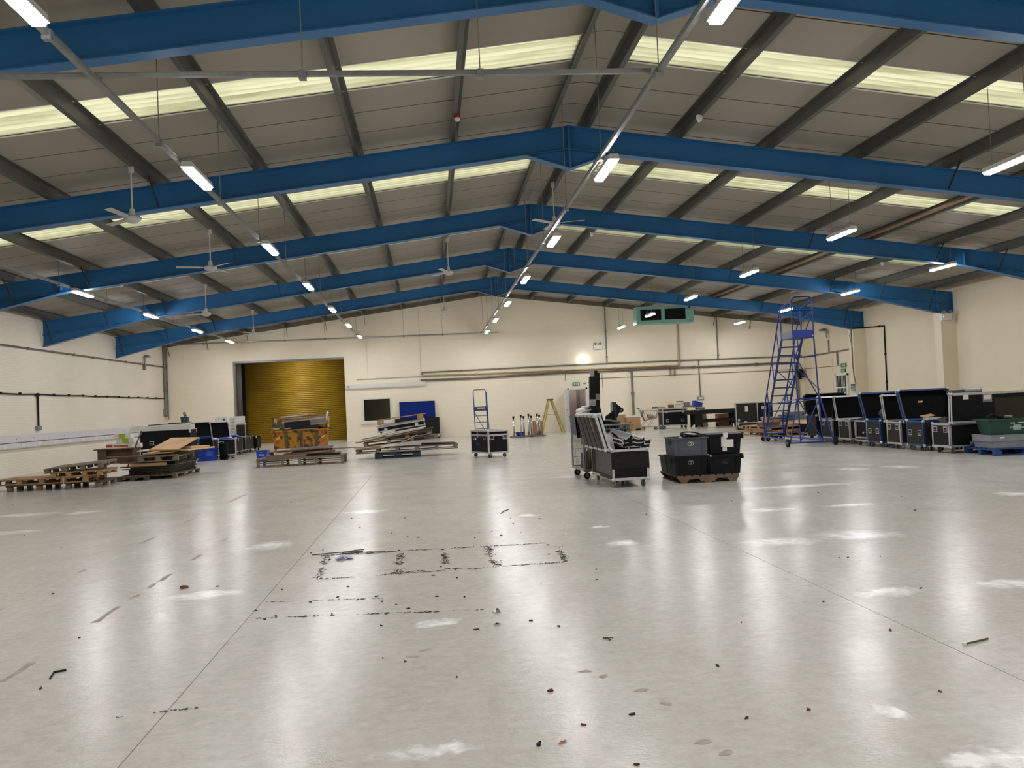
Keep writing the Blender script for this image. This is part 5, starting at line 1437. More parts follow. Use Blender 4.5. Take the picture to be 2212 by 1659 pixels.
# ---- totes on a pallet
def stringer_pallet(label, loc, rz, L, W, H, m_):
    t = thing('wooden_pallet', label, 'pallet', loc, rz, 'wooden pallets')
    for y in (-W / 2 + .02, 0, W / 2 - .02):
        q = MB(); h = H - .04
        q.prism([(-L / 2, .02 + h), (-L / 2 + .01, .02 + h * .75), (-L / 2 + .07, .02), (-L / 2 + .16, .02), (-L / 2 + .20, .02 + h * .5), (-L / 2 + .36, .02 + h * .55), (-L / 2 + .40, .02 + .0), (L / 2 - .40, .02), (L / 2 - .36, .02 + h * .55), (L / 2 - .20, .02 + h * .5), (L / 2 - .16, .02), (L / 2 - .04, .02), (L / 2, .02 + h * .75), (L / 2, .02 + h)], 'y', y - .02, y + .02)
        q.build('stringer', m_, t)
    for k in range(8):
        bx('deck_board', t, (.10, W, .02), (-L / 2 + .05 + k * (L - .10) / 7, 0, H - .01), m_)
    for x in (-L / 2 + .10, 0, L / 2 - .10):
        bx('bottom_board', t, (.12, W, .02), (x, 0, .01), m_)
    return t
stringer_pallet('notched brown pallet under the black totes', (4.42, 13.85, 0), R(-2), 1.02, 1.15, .125, mat('reddish_pallet_wood', '6b5747', .85, 0, .28, 7, .2, 50))
m_ringw = mat('white_ring_print', 'aab0b4', .6, 0, .1); m_ringf = mat('faded_ring_print', '4b5158', .7, 0, .2)
tote('black tote with ring logo, lower left on the notched pallet', (4.135, 13.57, .127), R(-2), m_tote, .53, .62, .315, 'plastic totes', False, m_ringw)
tote('black tote with faded ring logo, lower right on the notched pallet', (4.71, 13.56, .127), R(-3), m_tote, .53, .62, .30, 'plastic totes', True, m_ringf)
tote('grey stacking tote full of black cable, upper left on the pallet', (4.145, 13.56, .445), R(-2), m_grey, .55, .60, .295, 'plastic totes', False, m_white, .96)
t4_ = tote('black tote with taped white papers, upper right on the pallet', (4.72, 13.56, .452), R(-2), m_tote, .53, .60, .30, 'plastic totes', True)
bx('paper_label', t4_, (.09, .004, .17), (-.02, -.292, .20), m_white, (R(5.6), 0, 0)); bx('paper_label', t4_, (.16, .005, .125), (.055, -.293, .165), m_paper, (R(5.6), 0, 0)); bx('paper_label', t4_, (.075, .004, .08), (-.0, -.318, .30), m_white, (R(3), 0, 0)); bx('paper_label', t4_, (.07, .004, .06), (-.01, -.28, .07), m_white, (R(5.6), 0, 0)); bx('paper_print', t4_, (.07, .002, .03), (.07, -.2965, .19), m_galv, (R(5.6), 0, 0))
tote('black tote at the back left of the notched pallet', (4.10, 14.2, .127), R(-4), m_tote, .36, .5, .28, 'plastic totes')
cc = thing('cable_coil', 'coil of black cable heaped in the grey tote', 'cable', (4.2, 13.58, .62))
for k in range(7):
    n = 26; rr = .16 - .012 * (k % 3)
    MB().path([(rr * 1.15 * math.cos(2 * math.pi * i / n) + .01 * k, rr * math.sin(2 * math.pi * i / n), .045 + .016 * k + .05 * math.sin(2 * math.pi * i / n + k)) for i in range(n + 1)], .011, 5).build('loop', m_rubber, cc)
bx('white_plug', cc, (.04, .03, .03), (-.2, -.2, .12), m_white)
ps = thing('plastic_scrap', 'scrap of clear plastic wrap on the back left tote', 'plastic wrap', (4.03, 14.05, .43)); MB().ball((0, 0, .04), .07, 2, (1.1, 1, .7)).build('wrap', m_white, ps); MB().ball((.05, .03, .03), .04, 1).build('fold', m_galv, ps)
for x, y, z in ((4.42, 13.27, .44), (4.45, 13.25, .425)):
    pg = thing('white_plug', 'small white plug hanging between the totes, %s' % ('left' if x < 4.44 else 'right'), 'plug', (x, y, z)); MB().ball((0, 0, 0), .018, 1).build('body', m_white, pg); MB().tube((0, 0, 0), (0, .06, .02), .006, 5).build('lead', m_white, pg)

# ================================================================== FAR RIGHT ALONG THE BACK WALL
pallet('small pallet under the cardboard boxes by the back wall', (8.55, 35.9, 0), R(1), .92, .9, .11, 6, 3, 3, m_wood, m_wood)
cb = carton('large brown carton with printed marks on the small pallet', (8.60, 35.75, .113), R(1), (.60, .5, .48)); bx('printed_mark', cb, (.14, .004, .03), (-.15, -.253, .26), m_woodd); bx('printed_mark', cb, (.18, .004, .03), (-.13, -.253, .14), m_woodd); bx('paper_top', cb, (.66, .5, .06), (0, 0, .51), m_paper)
carton('tall brown carton behind the stand legs on the small pallet', (8.10, 35.95, .113), R(2), (.46, .5, .60))
# ---- shopping trolley
sp = thing('shopping_trolley', 'wire supermarket trolley with bags near the cardboard boxes', 'trolley', (9.35, 36.1, 0), R(-4))
m_wire = mat('bright_wire', 'aeb0b0', .3, .7, .05)
def tl(a, b, c, d):   # corners of a basket ring
    return [a, b, c, d, a]
top = [(-.30, -.24, .86), (.50, -.20, .82), (.50, .20, .82), (-.30, .24, .86)]
bot = [(-.12, -.17, .40), (.40, -.15, .48), (.40, .15, .48), (-.12, .17, .40)]
MB().path(tl(*top), .012).build('basket_rim', m_wire, sp); MB().path(tl(*bot), .009).build('basket_base', m_wire, sp)
def lerp(a, b, f): return tuple(a[i] + (b[i] - a[i]) * f for i in range(3))
for (a, b), (c, d) in (((top[0], top[1]), (bot[0], bot[1])), ((top[3], top[2]), (bot[3], bot[2])), ((top[1], top[2]), (bot[1], bot[2])), ((top[0], top[3]), (bot[0], bot[3]))):
    for i in range(0, 9):
        MB().tube(lerp(a, b, i / 8), lerp(c, d, i / 8), .004, 5).build('wire', m_wire, sp)
    for f_ in (.33, .66):
        MB().tube(lerp(a, c, f_), lerp(b, d, f_), .004, 5).build('wire', m_wire, sp)
for i in range(1, 6):
    MB().tube(lerp(bot[0], bot[3], i / 6), lerp(bot[1], bot[2], i / 6), .004, 5).build('wire', m_wire, sp)
for y in (-.22, .22):
    MB().path([(-.30, y, .86), (-.36, y, .94)], .012).build('handle_arm', m_wire, sp)
    MB().path([(-.05, y * .75, .42), (-.22, y, .20), (-.18, y, .12), (.40, y * .9, .13)], .013).build('chassis', m_wire, sp)
    MB().path([(.28, y * .7, .46), (.10, y * .8, .2), (.05, y * .9, .13)], .01).build('chassis', m_wire, sp)
MB().tube((-.36, -.24, .94), (-.36, .24, .94), .018, 8).build('push_handle', m_black, sp)
bx('child_seat', sp, (.02, .34, .26), (-.2, 0, .70), m_grey, (0, R(20), 0))
for x, y in ((-.18, -.2), (-.18, .2), (.36, -.17), (.36, .17)):
    caster(sp, (x, y, 0), .12, m_grey)
bg = thing('paper_bag', 'crumpled brown bag inside the shopping trolley', 'bag', (9.50, 36.05, .47)); MB().ball((0, 0, .10), .15, 2, (1, .8, .7)).build('body', m_card, bg); MB().ball((-.1, 0, .15), .07, 1).build('neck', m_board, bg)
bg2 = thing('plastic_bag', 'pale plastic bag at the front of the shopping trolley', 'bag', (9.68, 36.05, .48)); MB().ball((0, 0, .08), .11, 2, (.9, .8, .9)).build('body', mat('pale_film', 'b9bdc6', .3), bg2); MB().ball((.02, 0, .16), .05, 1).build('knot', m_white, bg2)
tr2 = thing('grey_device', 'small grey power tool on the floor beside the trolley', 'tool', (9.95, 35.85, 0), R(10)); MB().ball((0, 0, .06), .14, 2, (1.1, .6, .42)).build('body', m_grey, tr2); MB().path([(-.1, 0, .09), (0, 0, .16), (.1, 0, .09)], .018).build('handle', m_black, tr2)

# ---- work-top and closed case
f2 = flight_case('black case with silver trim standing under the long worktop', (10.62, 36.45, 0), R(-1), 1.12, .75, .62, m_alu, m_lam, .13, 'closed', .12, 0, [('y', -.35, .22), ('y', .33, .22)], None, 'flight_case', None, .034, None, None, None, [('y', -.38, .60), ('y', .36, .60)])
wt = thing('worktop', 'thin pale worktop laid across the silver-trimmed case', 'worktop', (10.55, 36.5, .876), R(-.5)); bx('board', wt, (2.0, .7, .03), (0, 0, .015), m_ply2); bx('front_edge', wt, (2.0, .01, .032), (0, -.353, .015), m_whboard); 
fl3 = thing('red_bar', 'thin red clamp hanging at the left of the case', 'clamp', (9.90, 36.2, .0)); MB().path([(0, 0, 0), (.02, 0, .68)], .015).build('bar', mat('red_paint', '8c3028', .5), fl3); bx('jaw', fl3, (.05, .03, .04), (.02, 0, .66), m_black)
for lab, loc, d, m_ in [('dark hand tool lying on the left end of the worktop', (9.80, 36.4, .907), (.22, .12, .07), m_woodd), ('yellowish tool roll on the left of the worktop', (10.02, 36.4, .907), (.25, .14, .06), m_tan), ('brown parcel on the left of the worktop', (10.22, 36.4, .907), (.12, .1, .05), m_card), ('brick red box on the worktop', (10.52, 36.35, .907), (.22, .2, .13), mat('brick_red_card', '84402f', .6)), ('crumpled white and red packet on the red box', (10.45, 36.4, 1.038), (.2, .14, .07), m_paper), ('white box file at the bottom of the worktop pile', (10.91, 36.35, .907), (.34, .25, .10), m_paper), ('cream box file second in the worktop pile', (10.90, 36.35, 1.009), (.32, .25, .07), mat('cream_card', 'c9bfa4', .6)), ('striped box third in the worktop pile', (10.92, 36.37, 1.081), (.30, .25, .06), m_paper), ('dark flat box on top of the worktop pile', (10.94, 36.38, 1.143), (.26, .22, .04), m_woodg), ('pale grey tray right of the worktop pile', (11.25, 36.4, .985), (.28, .24, .13), m_galv), ('brown flat parcel under the grey tray', (11.25, 36.4, .907), (.34, .26, .075), m_board), ('red and white packet beside the files', (11.10, 36.2, .907), (.14, .08, .06), m_redp), ('dark flat carton at the right end of the worktop', (11.46, 36.4, .907), (.22, .26, .06), m_woodd)]:
    t = carton(lab, loc, R(random.uniform(-6, 6)), d, m_, 'odds and ends on the worktop', 'small_box')
bt_ = thing('blue_hopper', 'blue plastic parts hopper on the stool by the black bench', 'bin', (11.74, 36.4, .885), R(4))
MB().prism([(-.20, .0), (.16, .0), (.18, .17), (-.14, .29), (-.19, .27)], 'y', -.16, .16).build('body', m_blueplas, bt_); bx('front_lip', bt_, (.02, .32, .04), (.18, 0, .16), m_blueplas)
sl_ = thing('tapered_stool', 'tall tapered plywood stand under the blue hopper', 'stand', (11.78, 36.4, 0)); 
MB().prism([(-.02, 0), (.36, 0), (.24, .86), (-.10, .86)], 'y', -.16, .16).build('body', mat('dull_brown_ply', '7d6b50', .7, 0, .15), sl_); bx('top', sl_, (.42, .34, .02), (.02, 0, .87), m_ply2)

# ---- long black bench with shaped legs
bn = thing('games_table', 'long black bench table with pedestal legs and a low shelf', 'table', (12.05, 34.95, 0), R(-.8))
m_bn = mat('matt_black_paint', '0f1011', .6, 0, .2, 6, spec=.3)
bx('top_box', bn, (2.5, .8, .17), (0, 0, .685), m_bn); bx('top_sheet', bn, (2.48, .78, .012), (0, 0, .776), mat('dark_grey_top', '35373a', .4)); bx('white_clip', bn, (.08, .02, .012), (-.85, -.39, .778), m_white)
for sx in (-1, 1):
    for y in (-.33, .33):
        g = MB(); g.prism([(-.165, .04), (-.11, .04), (-.09, .10), (-.04, .145), (.03, .145), (.08, .10), (.11, .04), (.165, .04), (.165, .60), (-.165, .60)], 'y', y - .02, y + .02)
        l_ = g.build('pedestal', m_bn, bn, (sx * .85, 0, 0))
        for xx in (-.13, .13):
            MB().tube((xx, y, 0), (xx, y, .042), .022, 10).build('levelling_foot', m_white, l_)
bx('shelf_rail', bn, (1.5, .03, .12), (0, -.33, .31), m_bn); bx('shelf_rail', bn, (1.5, .03, .12), (0, .33, .31), m_bn)
carton('reddish carton on the floor behind the bench', (12.75, 35.9, 0), R(2), (.65, .4, .55), mat('reddish_card', '7f5a41', .8))
for x in (12.42, 12.63):
    w = thing('loose_wheel', 'black trolley wheel on the floor behind the bench, %s of two' % ('left' if x < 12.5 else 'right'), 'wheel', (x, 35.75, .085)); MB().tube((0, -.02, 0), (0, .02, 0), .085, 16).build('tyre', m_rubber, w); MB().tube((0, -.024, 0), (0, .024, 0), .03, 10).build('hub', m_dgalv, w)

# ---- upright case on end
f3 = thing('flight_case', 'tall dark case standing on end beside the bench', 'flight case', (11.72, 29.9, 0), R(-17))
b = MB(); b.box(-.62, .13, -.35, .35, .06, 1.05).build('body', m_lamb, f3); MB().box(.13, .66, -.35, .35, .36, 1.03).build('second_half', m_lam, f3)
tm = MB()
for x in (-.62, .13):
    tm.bar((x, -.355, .06), (x, -.355, 1.06), .03, .03, (0, 1, 0))
for z in (.06, .33, 1.05):
    tm.bar((-.62, -.355, z), (.13, -.355, z), .03, .03)
tm.bar((.40, -.355, .42), (.40, -.355, 1.02), .045, .03, (0, 1, 0)); tm.build('edge_trim', m_alu, f3)
for x, z, w, h in ((-.25, .83, .10, .2), (.36, .85, .16, .12), (.30, .47, .14, .1), (-.53, .43, .07, .09), (-.30, .36, .1, .05), (-.53, .18, .07, .09), (-.30, .18, .1, .05), (-.56, .30, .05, .12)):
    bx('latch', f3, (w, .02, h), (x, -.36, z), m_alu if (x, z) != (-.25, .83) else m_whboard)
for x in (-.5, .0): caster(f3, (x, -.2, 0), .06)
for x in (-.5, .0): caster(f3, (x, .2, 0), .06)

# ---- pallets of boards behind the step tower
pallet('light pallet at the bottom of the stack behind the step tower', (11.45, 26.9, 0), R(-84), 2.1, 1.9, .12, 9, 4, 4, m_wood, m_wood)
pallet('light pallet second up behind the step tower', (11.45, 26.95, .20), R(-86), 2.0, 1.8, .11, 9, 4, 4, m_wood, m_wood)
for i, (x, y, z, l, w, a) in enumerate([(10.9, 26.2, .122, 1.2, .4, -30), (11.7, 26.3, .122, 1.6, .8, 4), (11.4, 27.4, .122, 1.7, .7, 10)]):
    sheet('plank', 'board sandwiched between the two light pallets, %s' % TH[i], (x, y, z), (l, w, .07), R(a), m_wood, 'board')
for i, (x, y, z, l, w, h, a, m_, lab) in enumerate([(10.85, 26.4, .312, .55, .5, .12, 6, m_woodd, 'dark crate base on the left of the light pallets'), (11.55, 26.6, .312, 1.1, .8, .05, 3, m_ply2, 'pale plywood sheet on the light pallets'), (11.95, 26.7, .364, 1.5, .8, .03, -4, m_ply, 'brown plywood sheet on the light pallets'), (11.35, 27.1, .396, .7, .4, .10, 8, m_wood, 'timber block on the plywood sheets'), (11.35, 27.15, .50, .5, .35, .08, -5, m_wood, 'upper timber block on the plywood sheets'), (12.1, 26.4, .33, 1.3, .12, .04, 2, m_ply2, 'pale batten along the plywood sheets')]):
    sheet('timber_piece', lab, (x, y, z), (l, w, h), R(a), m_, 'timber')
# black mats
for i in range(6):
    sheet('black_mat', 'black rubber mat in the low stack behind the step tower, %s from the bottom' % TH[i], (12.35 + .03 * (i % 2), 25.6, .10 + .042 * i), (1.35, 1.6, .04), R(-3 + i), m_blk, 'mat', 'black mats behind the step tower', m_blk)
pallet('low grey pallet under the black mats', (12.3, 25.6, 0), R(-2), 1.45, 1.6, .098, 7, 3, 3, m_woodg, m_woodg, False)
sheet('plywood_sheet', 'pale board on top of the black mats', (12.35, 25.8, .354), (1.4, 1.5, .03), R(2), m_ply2, 'board')
gb = thing('grey_cabinet', 'grey metal box behind the black mats', 'box', (12.2, 27.4, .43), R(-3)); bx('body', gb, (.75, .4, .26), (0, 0, .13), mat('grey_blue_metal', '6d7678', .5, .2)); bx('lid', gb, (.77, .42, .02), (0, 0, .265), m_dgalv); bx('latch', gb, (.05, .02, .05), (.2, -.21, .2), m_black)
gb2 = thing('blue_toolbox', 'blue metal toolbox left of the grey box', 'box', (11.72, 27.0, .43), R(4)); bx('body', gb2, (.42, .3, .18), (0, 0, .09), mat('steel_blue', '2f4a63', .5)); bx('lid', gb2, (.43, .31, .03), (0, 0, .19), mat('steel_blue', '2f4a63')); MB().path([(-.1, 0, .2), (-.08, 0, .25), (.08, 0, .25), (.1, 0, .2)], .012).build('handle', m_black, gb2)

# ---- tall blue warehouse step tower
tw = thing('step_tower', 'tall blue mobile warehouse steps with caged platform', 'steps', (9.55, 21.3, 0), R(0))
rt = .018
# local: stairs foot towards +y, platform and wheels towards -y
PZ = 2.76
pl, prr = -.33, .22           # platform x range
py0, py1 = -.72, -.02         # platform y range (near, far)
# rear legs down to the wide base
for x, xb in ((pl, -.27), (prr, .31)):
    MB().path([(x, py0, 3.66), (x, py0, PZ), (xb, py0 + .0, .1)], rt).build('rear_leg', m_stepblue, tw)
    MB().path([(x, py1, 3.55), (x, py1, PZ - .05)], rt).build('rail_post', m_stepblue, tw)
# hoop and rails round the platform
MB().path([(pl, py0, 3.66), (pl + .03, py0, 3.76), (pl + .10, py0, 3.80), (prr - .10, py0, 3.80), (prr - .03, py0, 3.76), (prr, py0, 3.66)], rt).build('top_hoop', m_stepblue, tw)
MB().tube((pl, py0, 3.45), (prr, py0, 3.45), rt, 8).build('rail', m_stepblue, tw)
for x in (pl, prr):
    MB().path([(x, py0, 3.72), (x, py1, 3.58)], rt).build('rail', m_stepblue, tw)
    MB().path([(x, py0, 3.42), (x, py1, 3.28)], rt * .8).build('rail', m_stepblue, tw)
bx('platform', tw, (.56, .70, .03), (-.055, -.37, PZ), m_stepblue)
bx('toe_board', tw, (.56, .012, .18), (-.055, py0, PZ + .10), m_blueplas); bx('toe_board', tw, (.012, .70, .18), (pl, -.37, PZ + .10), mat('grey_toe_board', '5d6670', .5)); bx('toe_board', tw, (.012, .70, .18), (prr, -.37, PZ + .10), m_stepblue)
bx('white_label', tw, (.04, .004, .03), (prr - .03, py0 - .01, PZ + .04), m_white)
# stairs: stringers, treads and handrails
fx0, fx1, fy = -.20, .36, 1.75     # foot of the stairs
tx0, tx1 = pl, prr
for a, b_ in ((fx0, tx0), (fx1, tx1)):
    for o in (0, .06):
        MB().tube((a + o * .0, fy + .02 - o, .15), (b_, py1 - o, PZ + .02), rt, 8).build('stringer', m_stepblue, tw)
    MB().path([(a, fy, .02), (a, fy, .17)], rt).build('foot_tube', m_stepblue, tw)
    # hand rail running parallel to the stairs
    MB().path([(a, fy + .03, .60), (a, fy - .12, 1.05), (b_, py1, PZ + .80)], rt).build('hand_rail', m_stepblue, tw)
    MB().path([(a, fy + .02, .2), (a, fy + .03, .60)], rt).build('hand_rail', m_stepblue, tw)
    for f_ in (.28, .58, .86):
        p = (a + (b_ - a) * f_, fy + (py1 - fy) * f_, .15 + (PZ - .15) * f_)
        MB().tube(p, (p[0], p[1] + .1, p[2] + .62), rt * .8, 6).build('baluster', m_stepblue, tw)
for i in range(12):
    f_ = (i + .3) / 12.2
    x = fx0 + (tx0 - fx0) * f_; x2 = fx1 + (tx1 - fx1) * f_
    bx('tread', tw, (x2 - x, .15, .035), ((x + x2) / 2, fy + (py1 - fy) * f_ - .03, .17 + (PZ - .17) * f_), m_stepblue)
# braces between the rear legs and the base frame
MB().tube((-.31, py0, 1.2), (.27, py0, 1.2), rt, 8).build('cross_tube', m_stepblue, tw)
MB().tube((-.32, py0, 2.25), (.235, py0, 2.28), rt * .8, 8).build('cross_tube', m_stepblue, tw)
MB().tube((-.32, py0 + .03, 2.35), (.26, py0, 1.25), rt * .8, 6).build('brace', m_stepblue, tw)
MB().tube((-.30, py0 - .02, 1.2), (.30, py0 - .02, .15), rt * .8, 6).build('brace', m_stepblue, tw); MB().tube((.27, py0 - .02, 1.2), (-.26, py0 - .02, .15), rt * .8, 6).build('brace', m_stepblue, tw)
MB().tube((prr, py0 + .02, PZ + .6), (-.30, py0 + .02, 2.25), rt * .8, 6).build('brace', m_stepblue, tw)
# wide base with stabiliser legs and wheels
wy = -.90
MB().path([(-.31, py0, 1.2), (-.62, wy, .12)], rt).build('stabiliser', m_stepblue, tw); MB().path([(.27, py0, 1.3), (.52, wy, .12)], rt * 1.3).build('stabiliser', m_stepblue, tw)
MB().tube((-.66, wy, .10), (.54, wy, .10), rt, 8).build('base_tube', m_stepblue, tw)
MB().tube((-.27, py0, .12), (fx0, fy, .14), rt, 8).build('base_tube', m_stepblue, tw); MB().tube((.31, py0, .12), (fx1, fy, .14), rt, 8).build('base_tube', m_stepblue, tw)
MB().tube((-.62, wy, .12), (fx0, fy - .3, .15), rt * .8, 8).build('base_tube', m_stepblue, tw); MB().tube((.52, wy, .12), (fx1, fy - .3, .15), rt * .8, 8).build('base_tube', m_stepblue, tw)
MB().tube((fx0, fy, .14), (fx1, fy, .14), rt, 8).build('base_tube', m_stepblue, tw)
for f_ in (.35, .7):   # long side braces from base to stringer
    for a, b_ in ((-.27, pl), (.31, prr)):
        y_ = fy + (py1 - fy) * f_
        MB().tube((a, py0, 1.2 + .6 * (f_ - .35)), (a, y_, .15 + (PZ - .15) * f_), rt * .7, 6).build('brace', m_stepblue, tw)
MB().tube((-.29, py0, 1.9), (fx0 - .02, fy - .25, .3), rt * .7, 6).build('brace', m_stepblue, tw)
for x in (-.69, .56):
    w = MB().tube((x - .02, wy, .105), (x + .02, wy, .105), .105, 18).build('wheel', m_rubber, tw); MB().tube((x - .024, wy, .105), (x + .024, wy, .105), .035, 10).build('hub', m_dgalv, w)

# ---- green hand dolly
gd_ = thing('hand_dolly', 'small green flat dolly with an upright rod behind the step tower', 'dolly', (9.72, 23.45, 0), R(5))
m_gr = mat('worn_green_paint', '3d6650', .5, 0, .2, 8)
bx('deck', gd_, (.50, .40, .03), (0, 0, .13), m_gr); MB().tube((.02, .05, .14), (.02, .05, .74), .012, 6).build('rod', m_gr, gd_); bx('rod_socket', gd_, (.1, .08, .1), (.0, .05, .18), m_gr); bx('wood_block', gd_, (.14, .1, .09), (.12, .05, .19), m_wood)
for x in (-.2, .2):
    for y in (-.15, .15):
        w = MB().tube((x, y - .02, .06), (x, y + .02, .06), .058, 14).build('wheel', m_rubber, gd_); MB().tube((x, y - .022, .06), (x, y + .022, .06), .02, 8).build('hub', m_dgalv, w)

# ================================================================== ROW OF OPEN FLIGHT CASES ON THE RIGHT
gw = mat('grey_rubber', '5a5c5f', .6)
HA = [('x', -.16, .36), ('x', .16, .36)]
RG = 'open flight cases in the right-hand row'
LX = 10.36
def rowcase(lab, y0, y1, L_, H, trim, lid, ang, hz, lh=.11, wh=.115, out=None, x=LX, lw=None):
    W = y1 - y0
    return flight_case(lab, (x + L_ / 2, (y0 + y1) / 2, 0), R(0), L_, W, H, trim, m_lam if out is None else out, wh, lid, lh, ang, [('x', -W * .28, hz), ('x', W * .28, hz)], RG, 'flight_case', None, .034, gw, None, None, (), lw)
rowcase('silver-trimmed open case at the far end of the right-hand row, behind the step tower', 21.25, 21.85, 1.1, .49, m_alu, 'open', 106, .40, .1, .115, m_lamb, 10.46, .63)
rowcase('silver-trimmed open case second from the far end of the right-hand row', 20.40, 20.98, 1.2, .49, m_alu, 'open', 104, .40, .1, .115, m_lamb, 10.50, .63)
cart = thing('open_cart', 'open silver-framed cart with a black box inside, in the right-hand row', 'cart', (10.38, 19.62, 0), 0)
fr_ = MB()
for x in (.02, .9):
    for y in (-.28, .28): fr_.bar((x, y, .12), (x, y, .61), .04, .04, (0, 1, 0))
for z in (.13, .20, .60):
    for y in (-.28, .28): fr_.bar((0, y, z), (.92, y, z), .035, .035)
    for x in (.02, .9): fr_.bar((x, -.28, z), (x, .28, z), .035, .035)
fr_.build('frame', m_alu, cart); bx('inner_box', cart, (.8, .46, .36), (.45, 0, .40), m_black); bx('deck', cart, (.88, .54, .02), (.46, 0, .17), m_woodd)
bx('white_badge', cart, (.01, .05, .04), (.045, -.03, .32), m_white); bx('strip', cart, (.01, .09, .02), (.045, -.18, .33), m_galv)
for x in (.1, .8):
    for y in (-.24, .24): caster(cart, (x, y, 0), .12, gw, R(20))
lpr = thing('clip_lamp', 'small silver and brown clamp lamp lying on the open cart', 'lamp', (10.5, 19.72, .635), R(15)); MB().tube((-.1, .1, .03), (.15, -.1, .05), .022, 8).build('arm', m_galv, lpr); MB().ball((.0, -.16, -.01), .07, 2, (1, 1, .7)).build('shade', mat('brown_shade', '5b3b2c', .5), lpr)
rowcase('blue-trimmed open case in the middle of the right-hand row', 18.62, 19.22, 1.15, .52, m_bluetrim, 'open', 112, .27, .12, .115, m_lamb, 10.33, .70)
rowcase('silver-trimmed open case between the two blue ones in the right-hand row', 17.84, 18.40, 1.1, .495, m_alu, 'open', 101, .38, .1, .115, m_lamb, 10.36, .62)
rowcase('blue-trimmed open case with the largest lid in the right-hand row', 16.97, 17.60, 1.18, .53, m_bluetrim, 'open', 111, .28, .12, .115, m_lamb, 10.37, .72)
G_ = flight_case('silver-trimmed case nearest the viewer in the right-hand row, lid facing out', (LX + .80, 16.35, 0), R(180), 1.60, .60, .485, m_alu, m_lam, .125, 'open', .11, 92, [('X', -.17, .36), ('X', .17, .36), ('Y', -.1, .36)], RG, 'flight_case', None, .04, gw)
lg = [c for c in G_.children if c.name.startswith('lid')][0]
bx('paper_label', lg, (.12, .09, .004), (.50, -.52, .113), m_white); bx('label_holder', lg, (.20, .16, .004), (.04, -.48, .113), m_dgalv); bx('paper_label', lg, (.16, .09, .006), (.04, -.50, .114), m_white)
MB().box(-.79, -.10, -.48, -.02, .110, .116).build('brown_panel', mat('dark_brown_fabric', '2c271d', .9, 0, .25, 30), lg)
# clutter in the row
sheet('grey_sheet', 'grey plastic panel leaning out of the blue-trimmed case', (10.62, 19.0, .66), (.34, .012, .34), (R(-8), R(44), 0), mat('blue_grey_plastic', '6f7a86', .45), 'panel', None, m_grey)
sheet('black_strip', 'narrow black strip standing in the far silver case', (10.62, 21.45, .55), (.09, .03, .42), (0, R(2), 0), m_black, 'strip')
sheet('card_flap', 'brown card flap on the papers in the big blue case', (10.62, 17.2, .74), (.26, .16, .012), (R(12), R(-8), 0), m_card, 'card'); sheet('paper_stack', 'white papers on the edge of the big blue case', (10.70, 17.15, .66), (.34, .16, .05), R(3), m_paper, 'papers', None, m_paper)
sheet('grey_plate', 'small grey plate standing in the near silver case', (10.75, 16.60, .14), (.14, .02, .60), (R(-10), R(-12), 0), m_dgalv, 'plate')
tpch = thing('tape_patch', 'torn brown tape patch stuck inside the big blue lid', 'tape', (10.75, 17.72, 1.02), (R(-22), 0, 0)); bx('patch', tpch, (.09, .006, .045), (0, -.062, 0), m_card); bx('edge', tpch, (.03, .006, .03), (.05, -.062, .005), m_ply2)
flight_case('black case in the second row behind the far silver case, lid raised', (11.35, 23.0, 0), 0, 1.25, .6, .58, m_lam, m_lam, .12, 'open', .1, 100)
gr_ = thing('plastic_roll', 'grey plastic tube resting behind the near case lid', 'tube', (11.60, 17.20, 1.25), (0, 0, 0)); MB().tube((-.15, 0, .0), (.28, .02, .0), .055, 14).build('tube_body', mat('pale_grey_plastic', '9aa0a0', .4), gr_); MB().tube((.24, .018, 0), (.26, .02, 0), .058, 14).build('band', m_dgalv, gr_); MB().box(-.45, -.15, -.1, .1, -.06, .02).build('plate', m_grey, gr_)
flight_case('dark case in the second row behind the near case', (12.15, 17.45, 0), 0, 1.1, .7, 1.03, m_lam, m_lam, .12, 'closed', .02)

# ---- blue pallet with grey boxes and a green crate
m_pblue = mat('worn_blue_pallet_paint', '183f73', .7, 0, .3, 7, .2, 50, stretch=(.3, 1, 1))
pallet('worn blue wooden pallet at the right edge of the picture', (11.28, 15.55, 0), R(-4), 1.25, 1.05, .14, 7, 3, 3, m_pblue, m_pblue)
for i, (z, x, y, lab) in enumerate([(.142, 11.28, 15.42, 'lower grey plastic box on the blue pallet'), (.268, 11.22, 15.40, 'upper grey plastic box on the blue pallet')]):
    t = thing('grey_box', lab, 'box', (x, y, z), R(-3), 'grey boxes on the blue pallet')
    mg = mat('light_grey_plastic', '7d828c', .45, 0, .08, 6)
    bx('body', t, (1.22, .62, .115), (0, 0, .0575), mg); MB().box(-.615, .615, -.316, .316, .095, .122).build('rim', mg, t); 
    if i: bx('white_mark', t, (.09, .003, .03), (-.4, -.318, .07), m_white)
gc = thing('green_crate', 'dark green plastic crate with white lettering on the grey boxes', 'crate', (11.02, 15.35, .392), R(-6))
m_gcr = mat('dark_green_plastic', '123f31', .45, 0, .12, 7)
MB().tub(.34, .19, .41, .25, 0, .30, .008, .02).build('body', m_gcr, gc)
MB().box(-.44, .44, -.28, -.24, .272, .305).box(-.44, .44, .24, .28, .272, .305).box(-.44, -.40, -.24, .24, .272, .305).box(.40, .44, -.24, .24, .272, .305).build('rim', m_gcr, gc)
bx('printed_rule', gc, (.16, .003, .012), (.22, -.252, .225), m_white, (R(11), 0, 0)); text_mesh('I.S.M.', .05, m_white, gc, (.03, -.247, .20), (R(101), 0, 0)); text_mesh('027 770 1033', .05, m_white, gc, (.12, -.228, .115), (R(101), 0, 0)); bx('faded_sticker', gc, (.15, .003, .11), (.13, -.228, .135), mat('faded_sticker', '8e9fa2', .6), (R(11), 0, 0))
